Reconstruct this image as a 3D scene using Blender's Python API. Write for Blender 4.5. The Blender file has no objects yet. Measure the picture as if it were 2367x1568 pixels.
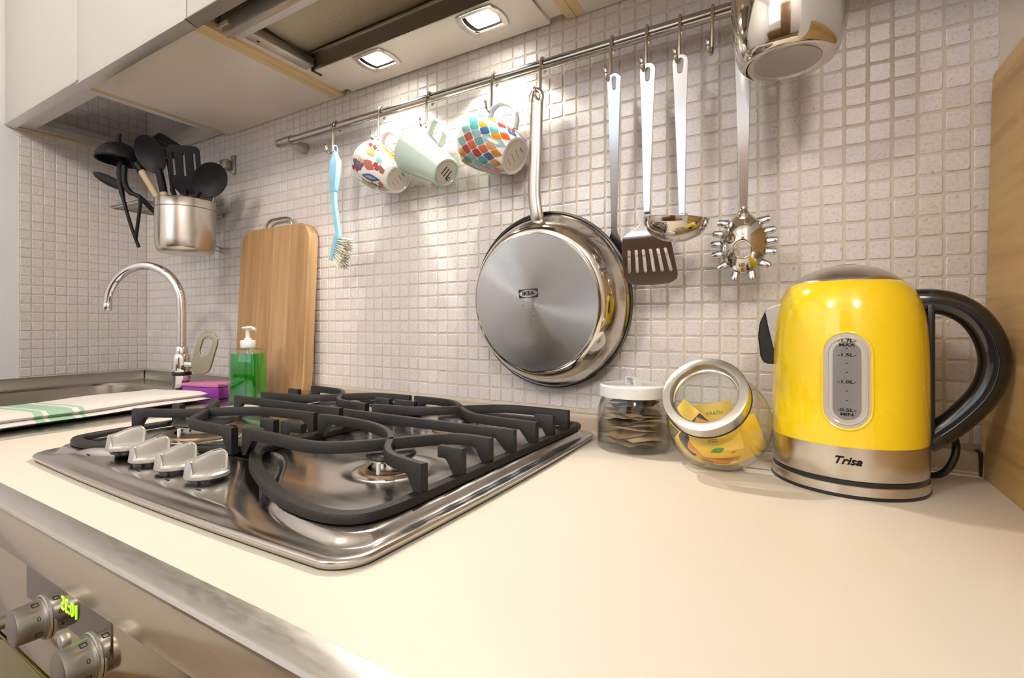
import bpy, bmesh, math, random
from mathutils import Vector, Matrix
random.seed(7)
SC = bpy.context.scene
COL = SC.collection
PI = math.pi

# ------------------------------------------------------------------ camera
# origin: foot of the camera on the tiled back wall; x right along the wall, y into the wall, z up from the worktop
cam_d = bpy.data.cameras.new('camera')
cam_d.sensor_width = 36.0
cam_d.lens = 1132.0 / 2367.0 * 36.0
cam_d.shift_y = -34.0 / 2367.0
cam_d.clip_start = 0.01
cam = bpy.data.objects.new('camera', cam_d)
COL.objects.link(cam)
cam.location = (0, -0.77, 0.1744)
cam.rotation_euler = (PI / 2, 0, math.atan(661.5 / 1132.0))
SC.camera = cam

# ------------------------------------------------------------------ view, world, large lights
SC.view_settings.view_transform = 'Standard'
SC.view_settings.look = 'None'
SC.view_settings.exposure = 0.0
SC.view_settings.gamma = 1.0
SC.view_settings.use_curve_mapping = False
SC.cycles.use_denoising = True
SC.cycles.sample_clamp_indirect = 6.0
SC.cycles.max_bounces = 6
SC.cycles.diffuse_bounces = 4
SC.cycles.glossy_bounces = 4
SC.cycles.transmission_bounces = 5
SC.cycles.transparent_max_bounces = 12
SC.cycles.use_adaptive_sampling = True
SC.cycles.adaptive_threshold = 0.05
SC.cycles.caustics_reflective = False
SC.cycles.caustics_refractive = False

W = bpy.data.worlds.new('world')
SC.world = W
W.use_nodes = True
W.node_tree.nodes['Background'].inputs[0].default_value = (0.75, 0.87, 1.0, 1)
W.node_tree.nodes['Background'].inputs[1].default_value = 1.0

def area(name, loc, rot, sx, sy, power, col):
    l = bpy.data.lights.new(name, 'AREA'); l.shape = 'RECTANGLE'; l.size = sx; l.size_y = sy
    l.energy = power; l.color = col
    o = bpy.data.objects.new(name, l); COL.objects.link(o); o.location = loc; o.rotation_euler = rot
    return o
# daylight entering through the window in the opposite wall
WIN = (-1.72, -0.48, 0.55, 1.50)      # x0 x1 z0 z1
area('window_daylight', ((WIN[0] + WIN[1]) / 2, -2.72, (WIN[2] + WIN[3]) / 2), (PI / 2, 0, 0), WIN[1] - WIN[0], WIN[3] - WIN[2], 6.5, (0.66, 0.83, 1.0))
LAMP_POWER = 10.0         # each halogen of the hood, W
CEIL_EMIT = 66.0          # ceiling globe strength

# ------------------------------------------------------------------ materials
def nodes(name):
    m = bpy.data.materials.new(name); m.use_nodes = True
    nt = m.node_tree
    return m, nt, nt.nodes['Principled BSDF']

def mat(name, col, rough=0.5, metal=0.0, bump=0.0, bscale=200.0, var=0.0, vscale=30.0, stretch=(1, 1, 1), coat=0.0, aniso=0.0, rvar=0.0, emit=0.0, trans=0.0, sss=0.0):
    m, nt, p = nodes(name)
    p.inputs['Base Color'].default_value = (*col, 1)
    p.inputs['Roughness'].default_value = rough
    p.inputs['Metallic'].default_value = metal
    p.inputs['Coat Weight'].default_value = coat
    p.inputs['Coat Roughness'].default_value = 0.05
    p.inputs['Anisotropic'].default_value = aniso
    p.inputs['Transmission Weight'].default_value = trans
    if sss:
        p.inputs['Subsurface Weight'].default_value = sss
        p.inputs['Subsurface Radius'].default_value = (0.004, 0.004, 0.004)
    if emit:
        p.inputs['Emission Color'].default_value = (*col, 1)
        p.inputs['Emission Strength'].default_value = emit
    if bump or var or rvar:
        tc = nt.nodes.new('ShaderNodeTexCoord'); mp = nt.nodes.new('ShaderNodeMapping')
        mp.inputs['Scale'].default_value = stretch
        nt.links.new(tc.outputs['Object'], mp.inputs['Vector'])
    if bump:
        n = nt.nodes.new('ShaderNodeTexNoise'); n.inputs['Scale'].default_value = bscale; n.inputs['Detail'].default_value = 3
        b = nt.nodes.new('ShaderNodeBump'); b.inputs['Strength'].default_value = bump; b.inputs['Distance'].default_value = 0.001
        nt.links.new(mp.outputs[0], n.inputs['Vector']); nt.links.new(n.outputs[0], b.inputs['Height'])
        nt.links.new(b.outputs[0], p.inputs['Normal'])
    if var or rvar:
        n2 = nt.nodes.new('ShaderNodeTexNoise'); n2.inputs['Scale'].default_value = vscale; n2.inputs['Detail'].default_value = 4
        nt.links.new(mp.outputs[0], n2.inputs['Vector'])
        if var:
            mx = nt.nodes.new('ShaderNodeMix'); mx.data_type = 'RGBA'
            mx.inputs[6].default_value = (*[c * (1 - var) for c in col], 1)
            mx.inputs[7].default_value = (*[min(1, c * (1 + var)) for c in col], 1)
            nt.links.new(n2.outputs[0], mx.inputs[0]); nt.links.new(mx.outputs[2], p.inputs['Base Color'])
        if rvar:
            mr = nt.nodes.new('ShaderNodeMapRange')
            mr.inputs['From Min'].default_value = 0.3; mr.inputs['From Max'].default_value = 0.7
            mr.inputs['To Min'].default_value = max(0.02, rough - rvar); mr.inputs['To Max'].default_value = rough + rvar
            nt.links.new(n2.outputs[0], mr.inputs[0]); nt.links.new(mr.outputs[0], p.inputs['Roughness'])
    return m

def glass_mat(name, tint=(0.96, 0.98, 0.97), edge=0.5, rough=0.02):
    """thin clear glass: see-through with a fresnel sheen"""
    m, nt, p = nodes(name)
    nt.nodes.remove(p)
    out = nt.nodes['Material Output']
    tr = nt.nodes.new('ShaderNodeBsdfTransparent'); tr.inputs[0].default_value = (*tint, 1)
    gl = nt.nodes.new('ShaderNodeBsdfGlossy'); gl.inputs['Roughness'].default_value = rough
    lw = nt.nodes.new('ShaderNodeLayerWeight'); lw.inputs[0].default_value = edge
    pw = nt.nodes.new('ShaderNodeMath'); pw.operation = 'POWER'; pw.inputs[1].default_value = 2.2
    ad = nt.nodes.new('ShaderNodeMath'); ad.operation = 'MULTIPLY_ADD'; ad.inputs[1].default_value = 0.75; ad.inputs[2].default_value = 0.035
    mx = nt.nodes.new('ShaderNodeMixShader')
    tm_ = nt.nodes.new('ShaderNodeMix'); tm_.data_type = 'RGBA'; tm_.inputs[6].default_value = (*tint, 1); tm_.inputs[7].default_value = (*[c * .55 for c in tint], 1)
    p4 = nt.nodes.new('ShaderNodeMath'); p4.operation = 'POWER'; p4.inputs[1].default_value = 5.0
    nt.links.new(lw.outputs['Facing'], p4.inputs[0]); nt.links.new(p4.outputs[0], tm_.inputs[0]); nt.links.new(tm_.outputs[2], tr.inputs[0])
    nt.links.new(lw.outputs['Facing'], pw.inputs[0]); nt.links.new(pw.outputs[0], ad.inputs[0])
    nt.links.new(ad.outputs[0], mx.inputs[0]); nt.links.new(tr.outputs[0], mx.inputs[1]); nt.links.new(gl.outputs[0], mx.inputs[2])
    nt.links.new(mx.outputs[0], out.inputs['Surface'])
    return m

def ramp(nt, stops):
    r = nt.nodes.new('ShaderNodeValToRGB')
    e = r.color_ramp.elements
    while len(e) < len(stops): e.new(0.5)
    for k, (pos, c) in enumerate(stops):
        e[k].position = pos; e[k].color = (*c, 1)
    return r

def tile_mat():
    m, nt, p = nodes('glazed_stone_tile')
    tc = nt.nodes.new('ShaderNodeTexCoord')
    geo = nt.nodes.new('ShaderNodeNewGeometry'); oi = nt.nodes.new('ShaderNodeObjectInfo')
    add = nt.nodes.new('ShaderNodeMath'); add.operation = 'ADD'
    fr = nt.nodes.new('ShaderNodeMath'); fr.operation = 'FRACT'
    nt.links.new(geo.outputs['Random Per Island'], add.inputs[0]); nt.links.new(oi.outputs['Random'], add.inputs[1]); nt.links.new(add.outputs[0], fr.inputs[0])
    r = ramp(nt, [(0, (0.74, 0.69, 0.67)), (0.35, (0.77, 0.725, 0.715)), (0.7, (0.80, 0.75, 0.755)), (1, (0.76, 0.71, 0.67))])
    nt.links.new(fr.outputs[0], r.inputs[0])
    n = nt.nodes.new('ShaderNodeTexNoise'); n.inputs['Scale'].default_value = 260; n.inputs['Detail'].default_value = 5
    nt.links.new(geo.outputs['Position'], n.inputs['Vector'])
    r2 = ramp(nt, [(0.3, (0.80, 0.78, 0.75)), (0.52, (1, 1, 1)), (1, (1, 1, 1))])
    nt.links.new(n.outputs[0], r2.inputs[0])
    v = nt.nodes.new('ShaderNodeTexNoise'); v.inputs['Scale'].default_value = 130; v.inputs['Detail'].default_value = 2
    nt.links.new(geo.outputs['Position'], v.inputs['Vector'])
    r3 = ramp(nt, [(0.0, (0.45, 0.40, 0.36)), (0.27, (0.62, 0.57, 0.52)), (0.32, (1, 1, 1)), (1, (1, 1, 1))])
    nt.links.new(v.outputs[0], r3.inputs[0])
    m1 = nt.nodes.new('ShaderNodeMix'); m1.data_type = 'RGBA'; m1.blend_type = 'MULTIPLY'; m1.inputs[0].default_value = 0.9
    m2 = nt.nodes.new('ShaderNodeMix'); m2.data_type = 'RGBA'; m2.blend_type = 'MULTIPLY'; m2.inputs[0].default_value = 0.7
    nt.links.new(r.outputs[0], m1.inputs[6]); nt.links.new(r2.outputs[0], m1.inputs[7])
    nt.links.new(m1.outputs[2], m2.inputs[6]); nt.links.new(r3.outputs[0], m2.inputs[7])
    nt.links.new(m2.outputs[2], p.inputs['Base Color'])
    p.inputs['Roughness'].default_value = 0.30
    b = nt.nodes.new('ShaderNodeBump'); b.inputs['Strength'].default_value = 0.12; b.inputs['Distance'].default_value = 0.002
    n3 = nt.nodes.new('ShaderNodeTexNoise'); n3.inputs['Scale'].default_value = 90; n3.inputs['Detail'].default_value = 2
    nt.links.new(geo.outputs['Position'], n3.inputs['Vector']); nt.links.new(n3.outputs[0], b.inputs['Height']); nt.links.new(b.outputs[0], p.inputs['Normal'])
    return m

def wood_mat(name, stops, axis='Z', rough=0.45, band=0.0, scale=14.0, bandaxis=1):
    """straight grain along one object axis, with optional glued strips of different tone"""
    m, nt, p = nodes(name)
    tc = nt.nodes.new('ShaderNodeTexCoord'); mp = nt.nodes.new('ShaderNodeMapping')
    s = [6.0, 6.0, 6.0]; s['XYZ'.index(axis)] = 0.35
    mp.inputs['Scale'].default_value = s
    nt.links.new(tc.outputs['Object'], mp.inputs['Vector'])
    n = nt.nodes.new('ShaderNodeTexNoise'); n.inputs['Scale'].default_value = scale; n.inputs['Detail'].default_value = 7; n.inputs['Roughness'].default_value = 0.62
    n.inputs['Distortion'].default_value = 0.4
    nt.links.new(mp.outputs[0], n.inputs['Vector'])
    val = n.outputs[0]
    if band:
        sp = nt.nodes.new('ShaderNodeSeparateXYZ'); nt.links.new(tc.outputs['Object'], sp.inputs[0])
        dv = nt.nodes.new('ShaderNodeMath'); dv.operation = 'DIVIDE'; dv.inputs[1].default_value = band
        nt.links.new(sp.outputs[bandaxis], dv.inputs[0])
        fl = nt.nodes.new('ShaderNodeMath'); fl.operation = 'FLOOR'; nt.links.new(dv.outputs[0], fl.inputs[0])
        wn = nt.nodes.new('ShaderNodeTexWhiteNoise'); wn.noise_dimensions = '1D'; nt.links.new(fl.outputs[0], wn.inputs['W'])
        mul = nt.nodes.new('ShaderNodeMath'); mul.operation = 'MULTIPLY_ADD'; mul.inputs[1].default_value = 0.34; mul.inputs[2].default_value = -0.17
        nt.links.new(wn.outputs[0], mul.inputs[0])
        ad = nt.nodes.new('ShaderNodeMath'); ad.operation = 'ADD'; nt.links.new(val, ad.inputs[0]); nt.links.new(mul.outputs[0], ad.inputs[1])
        val = ad.outputs[0]
    r = ramp(nt, stops)
    nt.links.new(val, r.inputs[0]); nt.links.new(r.outputs[0], p.inputs['Base Color'])
    p.inputs['Roughness'].default_value = rough
    b = nt.nodes.new('ShaderNodeBump'); b.inputs['Strength'].default_value = 0.15; b.inputs['Distance'].default_value = 0.001
    nt.links.new(n.outputs[0], b.inputs['Height']); nt.links.new(b.outputs[0], p.inputs['Normal'])
    return m

def radial_steel(name):
    """disc brushed in circles: anisotropic highlight fans out from the centre (object Z = axis)"""
    m, nt, p = nodes(name)
    p.inputs['Base Color'].default_value = (0.55, 0.56, 0.56, 1)
    p.inputs['Metallic'].default_value = 1; p.inputs['Roughness'].default_value = 0.24
    p.inputs['Anisotropic'].default_value = 0.93
    t = nt.nodes.new('ShaderNodeTangent'); t.direction_type = 'RADIAL'; t.axis = 'Z'
    nt.links.new(t.outputs[0], p.inputs['Tangent'])
    return m

M = {}
M['tile'] = tile_mat()
M['grout'] = mat('grout', (0.68, 0.60, 0.51), 0.85, bump=0.3, bscale=400, var=0.12, vscale=40)
M['paint'] = mat('white_wall_paint', (0.86, 0.85, 0.87), 0.8, bump=0.05, bscale=300)
M['ceiling'] = mat('ceiling_paint', (0.75, 0.72, 0.67), 0.9)
M['floor'] = wood_mat('floor_wood', [(0.2, (0.16, 0.09, 0.045)), (0.8, (0.30, 0.18, 0.09))], 'X', 0.4, 0.12, 8.0)
M['counter'] = mat('cream_laminate', (0.73, 0.655, 0.555), 0.42, var=0.02, vscale=8, bump=0.04, bscale=500)
M['alu'] = mat('brushed_aluminium', (0.66, 0.64, 0.60), 0.34, 1.0, rvar=0.05, vscale=30, stretch=(2, 6, 6), bump=0.04, bscale=500)
M['alu_dark'] = mat('weathered_aluminium', (0.42, 0.40, 0.36), 0.38, 1.0, rvar=0.08, vscale=40, stretch=(0.4, 6, 6))
M['steel'] = mat('satin_steel', (0.62, 0.59, 0.55), 0.24, 1.0, rvar=0.03, vscale=25, stretch=(0.6, 5, 5))
M['utensil'] = mat('smooth_utensil_steel', (0.50, 0.50, 0.525), 0.15, 1.0)  # faint blue in the colour stands in for reflected window light
M['rail'] = mat('tarnished_rail_steel', (0.40, 0.37, 0.34), 0.17, 1.0)
M['panrim'] = mat('rim_dark_reflection', (0.10, 0.095, 0.09), 0.22, 1.0)  # dark colour stands in for the dark surroundings the rolled edge mirrors
M['hob_steel'] = mat('worn_hob_steel', (0.52, 0.49, 0.46), 0.20, 1.0, rvar=0.05, vscale=14, stretch=(1, 4, 4))
M['brushed'] = mat('brushed_steel_cylinder', (0.64, 0.59, 0.53), 0.24, 1.0, bump=0.03, bscale=60, stretch=(1, 1, 60))
M['mirror_steel'] = mat('polished_steel', (0.66, 0.62, 0.56), 0.07, 1.0)
M['chrome'] = mat('chrome', (0.82, 0.82, 0.83), 0.04, 1.0)
M['hooksteel'] = mat('hook_steel', (0.55, 0.50, 0.42), 0.18, 1.0)
M['panbase'] = radial_steel('circular_brushed_steel')
M['iron'] = mat('enamelled_cast_iron', (0.014, 0.0125, 0.0115), 0.40, bump=0.5, bscale=900)
M['iron'].node_tree.nodes['Principled BSDF'].inputs['Specular IOR Level'].default_value = 0.32
M['lever'] = mat('lever_olive_reflection', (0.30, 0.26, 0.17), 0.28, 1.0)  # tap lever: olive reflection of the room put into its base colour
M['cap'] = mat('burner_cap_enamel', (0.02, 0.019, 0.018), 0.28)
M['burnt'] = mat('scorched_steel', (0.28, 0.19, 0.12), 0.45, 1.0, var=0.4, vscale=60)
M['blackplastic'] = mat('black_plastic', (0.010, 0.010, 0.011), 0.33)
M['blacknylon'] = mat('black_nylon', (0.007, 0.007, 0.008), 0.50)
M['blacknylon'].node_tree.nodes['Principled BSDF'].inputs['Specular IOR Level'].default_value = 0.22
M['blackgloss'] = mat('glossy_black_plastic', (0.012, 0.012, 0.014), 0.13, coat=0.5)
M['whiteplastic'] = mat('white_plastic', (0.82, 0.82, 0.80), 0.35)
M['cabwhite'] = mat('cream_cabinet_door', (0.60, 0.575, 0.53), 0.35)
M['cabunder'] = mat('white_melamine', (0.88, 0.81, 0.72), 0.22)
M['edgeband'] = mat('raw_pine_edge', (0.78, 0.58, 0.31), 0.55, var=0.08, vscale=20)
M['darkgap'] = mat('dark_shadow_gap', (0.02, 0.017, 0.013), 0.7)
M['smoke'] = mat('smoked_mirror', (0.30, 0.28, 0.26), 0.05, 1.0)
M['mesh'] = mat('grease_filter_mesh', (0.40, 0.33, 0.25), 0.45, 0.8, bump=0.6, bscale=500)
M['greyplastic'] = mat('grey_plastic', (0.20, 0.19, 0.19), 0.4)
M['knob'] = mat('satin_silver_plastic', (0.55, 0.53, 0.495), 0.42, 0.7)
M['ovenknob'] = mat('grey_metal_knob', (0.34, 0.32, 0.29), 0.33, 0.9)
M['yellow'] = mat('yellow_enamel', (0.93, 0.66, 0.012), 0.16, coat=0.6, bump=0.03, bscale=30)
M['gaugeclear'] = mat('milky_clear_plastic', (0.52, 0.48, 0.44), 0.16, coat=0.5)
M['gaugegrey'] = mat('grey_gauge_strip', (0.22, 0.21, 0.22), 0.22, coat=0.3)
M['print'] = mat('black_print', (0.012, 0.012, 0.012), 0.6)
M['greyprint'] = mat('grey_print', (0.30, 0.28, 0.25), 0.6)
M['board'] = wood_mat('beech_chopping_board', [(0.15, (0.33, 0.175, 0.07)), (0.5, (0.50, 0.30, 0.135)), (0.85, (0.62, 0.42, 0.235))], 'Z', 0.5, 0.066, 9.0, 0)
M['bamboo'] = wood_mat('bamboo', [(0.2, (0.38, 0.22, 0.07)), (0.5, (0.57, 0.36, 0.13)), (0.8, (0.66, 0.44, 0.185))], 'Y', 0.42, 0.034, 11.0, 2)
M['palewood'] = wood_mat('pale_wood_handle', [(0.2, (0.56, 0.40, 0.23)), (0.8, (0.72, 0.56, 0.36))], 'Z', 0.55, 0, 10)
M['glass'] = glass_mat('clear_glass')
M['glass2'] = glass_mat('thick_clear_glass', (0.975, 0.985, 0.975), 0.5)
M['sponge_p'] = mat('purple_sponge', (0.30, 0.05, 0.36), 0.95, bump=0.8, bscale=500, var=0.12, vscale=300)
M['sponge_t'] = mat('pink_scourer', (0.55, 0.20, 0.36), 0.95, bump=0.9, bscale=700)
M['blue'] = mat('light_blue_plastic', (0.30, 0.62, 0.84), 0.3)
M['bristle'] = mat('cream_bristle', (0.82, 0.80, 0.66), 0.5)
M['teal'] = mat('teal_cloth', (0.02, 0.36, 0.36), 0.8)
M['bluecloth'] = mat('blue_cloth', (0.06, 0.33, 0.45), 0.8)
M['mint'] = mat('mint_glaze', (0.55, 0.69, 0.60), 0.12, coat=0.5)
M['ceramic'] = mat('white_ceramic', (0.84, 0.82, 0.78), 0.12, coat=0.4)
M['unglazed'] = mat('unglazed_foot', (0.72, 0.66, 0.58), 0.6)
M['kraft'] = mat('brown_paper', (0.44, 0.28, 0.14), 0.75, bump=0.4, bscale=60, var=0.2, vscale=40)
M['kraft2'] = mat('dark_foil_paper', (0.15, 0.085, 0.055), 0.4, bump=0.4, bscale=60, var=0.3, vscale=40)
M['kraft3'] = mat('pale_kraft_paper', (0.62, 0.47, 0.30), 0.75, bump=0.4, bscale=60, var=0.15, vscale=40)
M['sachet'] = mat('yellow_foil_paper', (0.93, 0.60, 0.05), 0.33, bump=0.25, bscale=45, var=0.08, vscale=40)
M['sachet2'] = mat('orange_foil_paper', (0.80, 0.30, 0.02), 0.33, bump=0.25, bscale=45)
M['sachet3'] = mat('black_foil', (0.03, 0.027, 0.025), 0.3, bump=0.4, bscale=60)
M['leaf'] = mat('green_leaf_print', (0.10, 0.30, 0.05), 0.5)
M['redprint'] = mat('red_print', (0.55, 0.05, 0.06), 0.5)
M['led'] = mat('green_led', (0.35, 1.0, 0.02), 0.5, emit=2.5)
M['ovenpanel'] = mat('bronze_mirror_enamel', (0.62, 0.55, 0.40), 0.10, 1.0)
M['ovenband'] = mat('champagne_lacquer', (0.62, 0.55, 0.42), 0.16, 0.7)
M['ovenglass'] = mat('dark_display_glass', (0.25, 0.22, 0.19), 0.05, 1.0)
M['doorglass'] = mat('olive_oven_glass', (0.30, 0.27, 0.06), 0.08, 1.0)
M['strip'] = mat('beige_plastic_strip', (0.52, 0.42, 0.32), 0.35, coat=0.2)

# ------------------------------------------------------------------ mesh helpers
def link(name, me, m=None, parent=None, loc=None, rot=None, mw=None, smooth=35):
    o = bpy.data.objects.new(name, me); COL.objects.link(o)
    if m is not None:
        me.materials.clear()
        for k in (m if isinstance(m, (list, tuple)) else [m]):
            me.materials.append(M[k] if isinstance(k, str) else k)
    if smooth:
        me.shade_smooth(); me.set_sharp_from_angle(angle=math.radians(smooth))
    if parent is not None: o.parent = parent
    if mw is not None: o.matrix_local = mw
    if loc is not None: o.location = loc
    if rot is not None: o.rotation_euler = rot
    return o

def tag(o, label, cat, group=None, kind=None):
    o['label'] = label; o['category'] = cat
    if group: o['group'] = group
    if kind: o['kind'] = kind
    return o

def thing(name, label, cat, loc=(0, 0, 0), rotz=0.0, group=None):
    o = bpy.data.objects.new(name, None); COL.objects.link(o)
    o.empty_display_size = 0.02; o.location = loc; o.rotation_euler = (0, 0, rotz)
    return tag(o, label, cat, group)

def struct(o): o['kind'] = 'structure'; return o

def mesh(name, vs, fs, mi=None):
    me = bpy.data.meshes.new(name); me.from_pydata([tuple(v) for v in vs], [], fs); me.validate()
    if mi: 
        for p, k in zip(me.polygons, mi): p.material_index = k
    return me

def fixn(me):
    bm = bmesh.new(); bm.from_mesh(me); bmesh.ops.recalc_face_normals(bm, faces=bm.faces); bm.to_mesh(me); bm.free(); return me

def box_me(x0, x1, y0, y1, z0, z1, bev=0.0, seg=2):
    bm = bmesh.new()
    r = bmesh.ops.create_cube(bm, size=1)
    for v in bm.verts:
        v.co = Vector((x0 + (v.co.x + .5) * (x1 - x0), y0 + (v.co.y + .5) * (y1 - y0), z0 + (v.co.z + .5) * (z1 - z0)))
    if bev: bmesh.ops.bevel(bm, geom=list(bm.edges), offset=bev, segments=seg, affect='EDGES', profile=0.5)
    me = bpy.data.meshes.new('box'); bm.to_mesh(me); bm.free(); return me

def box(name, x0, x1, y0, y1, z0, z1, m, parent=None, bev=0.0, seg=2):
    return link(name, box_me(x0, x1, y0, y1, z0, z1, bev, seg), m, parent)

def lathe_me(prof, seg=48, close=False, a0=0.0, a1=2 * PI):
    vs, fs = [], []
    full = abs(a1 - a0 - 2 * PI) < 1e-6
    ns = seg if full else seg + 1
    idx = []
    for (r, z) in prof:
        if r < 1e-7:
            idx.append([len(vs)] * ns); vs.append((0, 0, z))
        else:
            row = []
            for k in range(ns):
                a = a0 + (a1 - a0) * k / seg
                row.append(len(vs)); vs.append((r * math.cos(a), r * math.sin(a), z))
            idx.append(row)
    rows = list(zip(idx[:-1], idx[1:]))
    if close: rows.append((idx[-1], idx[0]))
    for a, b in rows:
        for k in range(seg):
            k2 = (k + 1) % ns
            f = []
            for q in (a[k], a[k2], b[k2], b[k]):
                if q not in f: f.append(q)
            if len(f) > 2: fs.append(f)
    return fixn(mesh('lathe', vs, fs))

def lathe(name, prof, m, parent=None, seg=48, close=False, mw=None, loc=None, smooth=35):
    return link(name, lathe_me(prof, seg, close), m, parent, mw=mw, loc=loc, smooth=smooth)

def catmull(pts, n=8, closed=False):
    P = [Vector(p) for p in pts]; out = []
    N = len(P)
    rng = N if closed else N - 1
    for i in range(rng):
        p0 = P[(i - 1) % N] if closed or i > 0 else P[0] * 2 - P[1]
        p1 = P[i]; p2 = P[(i + 1) % N]
        p3 = P[(i + 2) % N] if closed or i + 2 < N else P[-1] * 2 - P[-2]
        for k in range(n):
            t = k / n
            out.append(0.5 * ((2 * p1) + (p2 - p0) * t + (2 * p0 - 5 * p1 + 4 * p2 - p3) * t * t + (3 * p1 - p0 - 3 * p2 + p3) * t ** 3))
    if not closed: out.append(P[-1])
    return out

def tube_me(pts, r, seg=10, closed=False, sx=1.0, sy=1.0, up=None, caps=True, cross=None):
    """sweep an ellipse (or given 2D cross-section) along pts; r number or list"""
    P = [Vector(p) for p in pts]; N = len(P)
    R = r if isinstance(r, (list, tuple)) else [r] * N
    T = []
    for i in range(N):
        a = P[(i - 1) % N] if closed or i > 0 else P[i]; b = P[(i + 1) % N] if closed or i < N - 1 else P[i]
        T.append((b - a).normalized())
    u = Vector(up) if up else Vector((0, 0, 1))
    if abs(u.dot(T[0])) > 0.95 and not up: u = Vector((1, 0, 0))
    cs = cross or [(math.cos(2 * PI * k / seg) * sx, math.sin(2 * PI * k / seg) * sy) for k in range(seg)]
    seg = len(cs)
    vs, fs = [], []
    for i in range(N):
        if not up or i == 0: pass
        n = (u - T[i] * u.dot(T[i]))
        if n.length < 1e-5: n = Vector((1, 0, 0)) - T[i] * T[i].x
        n.normalize(); b = T[i].cross(n)
        if not up: u = n
        for (cx, cy) in cs:
            vs.append(P[i] + (b * cx + n * cy) * R[i])
    rng = N if closed else N - 1
    for i in range(rng):
        j = (i + 1) % N
        for k in range(seg):
            k2 = (k + 1) % seg
            fs.append([i * seg + k, i * seg + k2, j * seg + k2, j * seg + k])
    if caps and not closed:
        fs.append(list(range(seg))); fs.append([(N - 1) * seg + k for k in range(seg)])
    return fixn(mesh('tube', vs, fs))

def tube(name, pts, r, m, parent=None, smooth=40, **k):
    return link(name, tube_me(pts, r, **k), m, parent, smooth=smooth)

def rrect(x0, x1, y0, y1, r, n=6):
    pts = []
    for cx, cy, a in ((x1 - r, y1 - r, 0), (x0 + r, y1 - r, PI / 2), (x0 + r, y0 + r, PI), (x1 - r, y0 + r, 1.5 * PI)):
        for k in range(n + 1):
            t = a + PI / 2 * k / n
            pts.append((cx + r * math.cos(t), cy + r * math.sin(t)))
    return pts

def plate_me(loops, th, bev=0.0, res=1):
    """flat plate with holes from closed 2D loops (XY), thickness along Z centred on 0"""
    cu = bpy.data.curves.new('plate', 'CURVE'); cu.dimensions = '2D'; cu.fill_mode = 'BOTH'
    cu.extrude = max(1e-5, th / 2 - bev); cu.bevel_depth = bev; cu.bevel_resolution = res
    for lp in loops:
        s = cu.splines.new('POLY'); s.points.add(len(lp) - 1); s.use_cyclic_u = True
        for p, q in zip(s.points, lp): p.co = (q[0], q[1], 0, 1)
    o = bpy.data.objects.new('tmp', cu); COL.objects.link(o)
    bpy.context.view_layer.update()
    dg = bpy.context.evaluated_depsgraph_get()
    me = bpy.data.meshes.new_from_object(o.evaluated_get(dg))
    bpy.data.objects.remove(o); bpy.data.curves.remove(cu)
    return me

def text_me(txt, size, th=0.0002, align='CENTER', shear=0.0, sx=1.0, bold=0.0):
    cu = bpy.data.curves.new('txt', 'FONT'); cu.body = txt; cu.size = size; cu.extrude = th; cu.align_x = align; cu.align_y = 'CENTER'; cu.shear = shear; cu.resolution_u = 3
    cu.offset = bold
    o = bpy.data.objects.new('tmp', cu); COL.objects.link(o)
    bpy.context.view_layer.update()
    dg = bpy.context.evaluated_depsgraph_get()
    me = bpy.data.meshes.new_from_object(o.evaluated_get(dg))
    bpy.data.objects.remove(o); bpy.data.curves.remove(cu)
    if sx != 1.0:
        for v in me.vertices: v.co.x *= sx
    return me

def subdiv_me(me, cuts=1):
    bm = bmesh.new(); bm.from_mesh(me); bmesh.ops.triangulate(bm, faces=bm.faces)
    for _ in range(cuts): bmesh.ops.subdivide_edges(bm, edges=bm.edges, cuts=1)
    bm.to_mesh(me); bm.free(); return me

def warp(me, fn):
    for v in me.vertices: v.co = fn(v.co.copy())
    me.update(); return me

def frame_z(origin, zdir, xdir):
    z = Vector(zdir).normalized(); x = Vector(xdir); x = (x - z * x.dot(z)).normalized(); y = z.cross(x)
    m = Matrix((x, y, z)).transposed().to_4x4(); m.translation = Vector(origin); return m

XZ = Matrix(((1, 0, 0, 0), (0, 0, -1, 0), (0, 1, 0, 0), (0, 0, 0, 1)))     # plate drawn in XY stands up facing -y
def stand(x=0, y=0, z=0, rz=0.0, lean=0.0, roll=0.0):
    return Matrix.Translation((x, y, z)) @ Matrix.Rotation(rz, 4, 'Z') @ Matrix.Rotation(lean, 4, 'X') @ Matrix.Rotation(roll, 4, 'Y') @ XZ

def copy_tree(o, parent=None):
    c = o.copy(); COL.objects.link(c)
    if parent is not None: c.parent = parent
    for ch in list(o.children): copy_tree(ch, c)
    return c

# ================================================================== SETTING
XL = -1.8163; XP = 0.224; ZF = -0.90; ZC = 1.60; YF = -2.70; XR = 1.5
ROOM = []
wall_back = struct(box('wall_back', XL - 0.1, XR + 0.1, 0.0012, 0.12, ZF, ZC, 'grout'))
wall_left = struct(box('wall_left', XL - 0.12, XL, YF - 0.1, 0.0012, ZF, ZC, 'paint'))
wall_right = struct(box('wall_right', XP, XP + 0.08, -0.64, 0.0012, ZF, ZC, 'paint'))
wall_far = struct(box('wall_far', XR, XR + 0.1, YF - 0.1, 0.0012, ZF, ZC, 'paint'))
floor = struct(box('floor', XL - 0.1, XR + 0.1, YF - 0.1, 0.12, ZF - 0.05, ZF, 'floor'))
ceiling = struct(box('ceiling', XL - 0.1, XR + 0.1, YF - 0.1, 0.12, ZC, ZC + 0.05, 'ceiling'))
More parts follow.
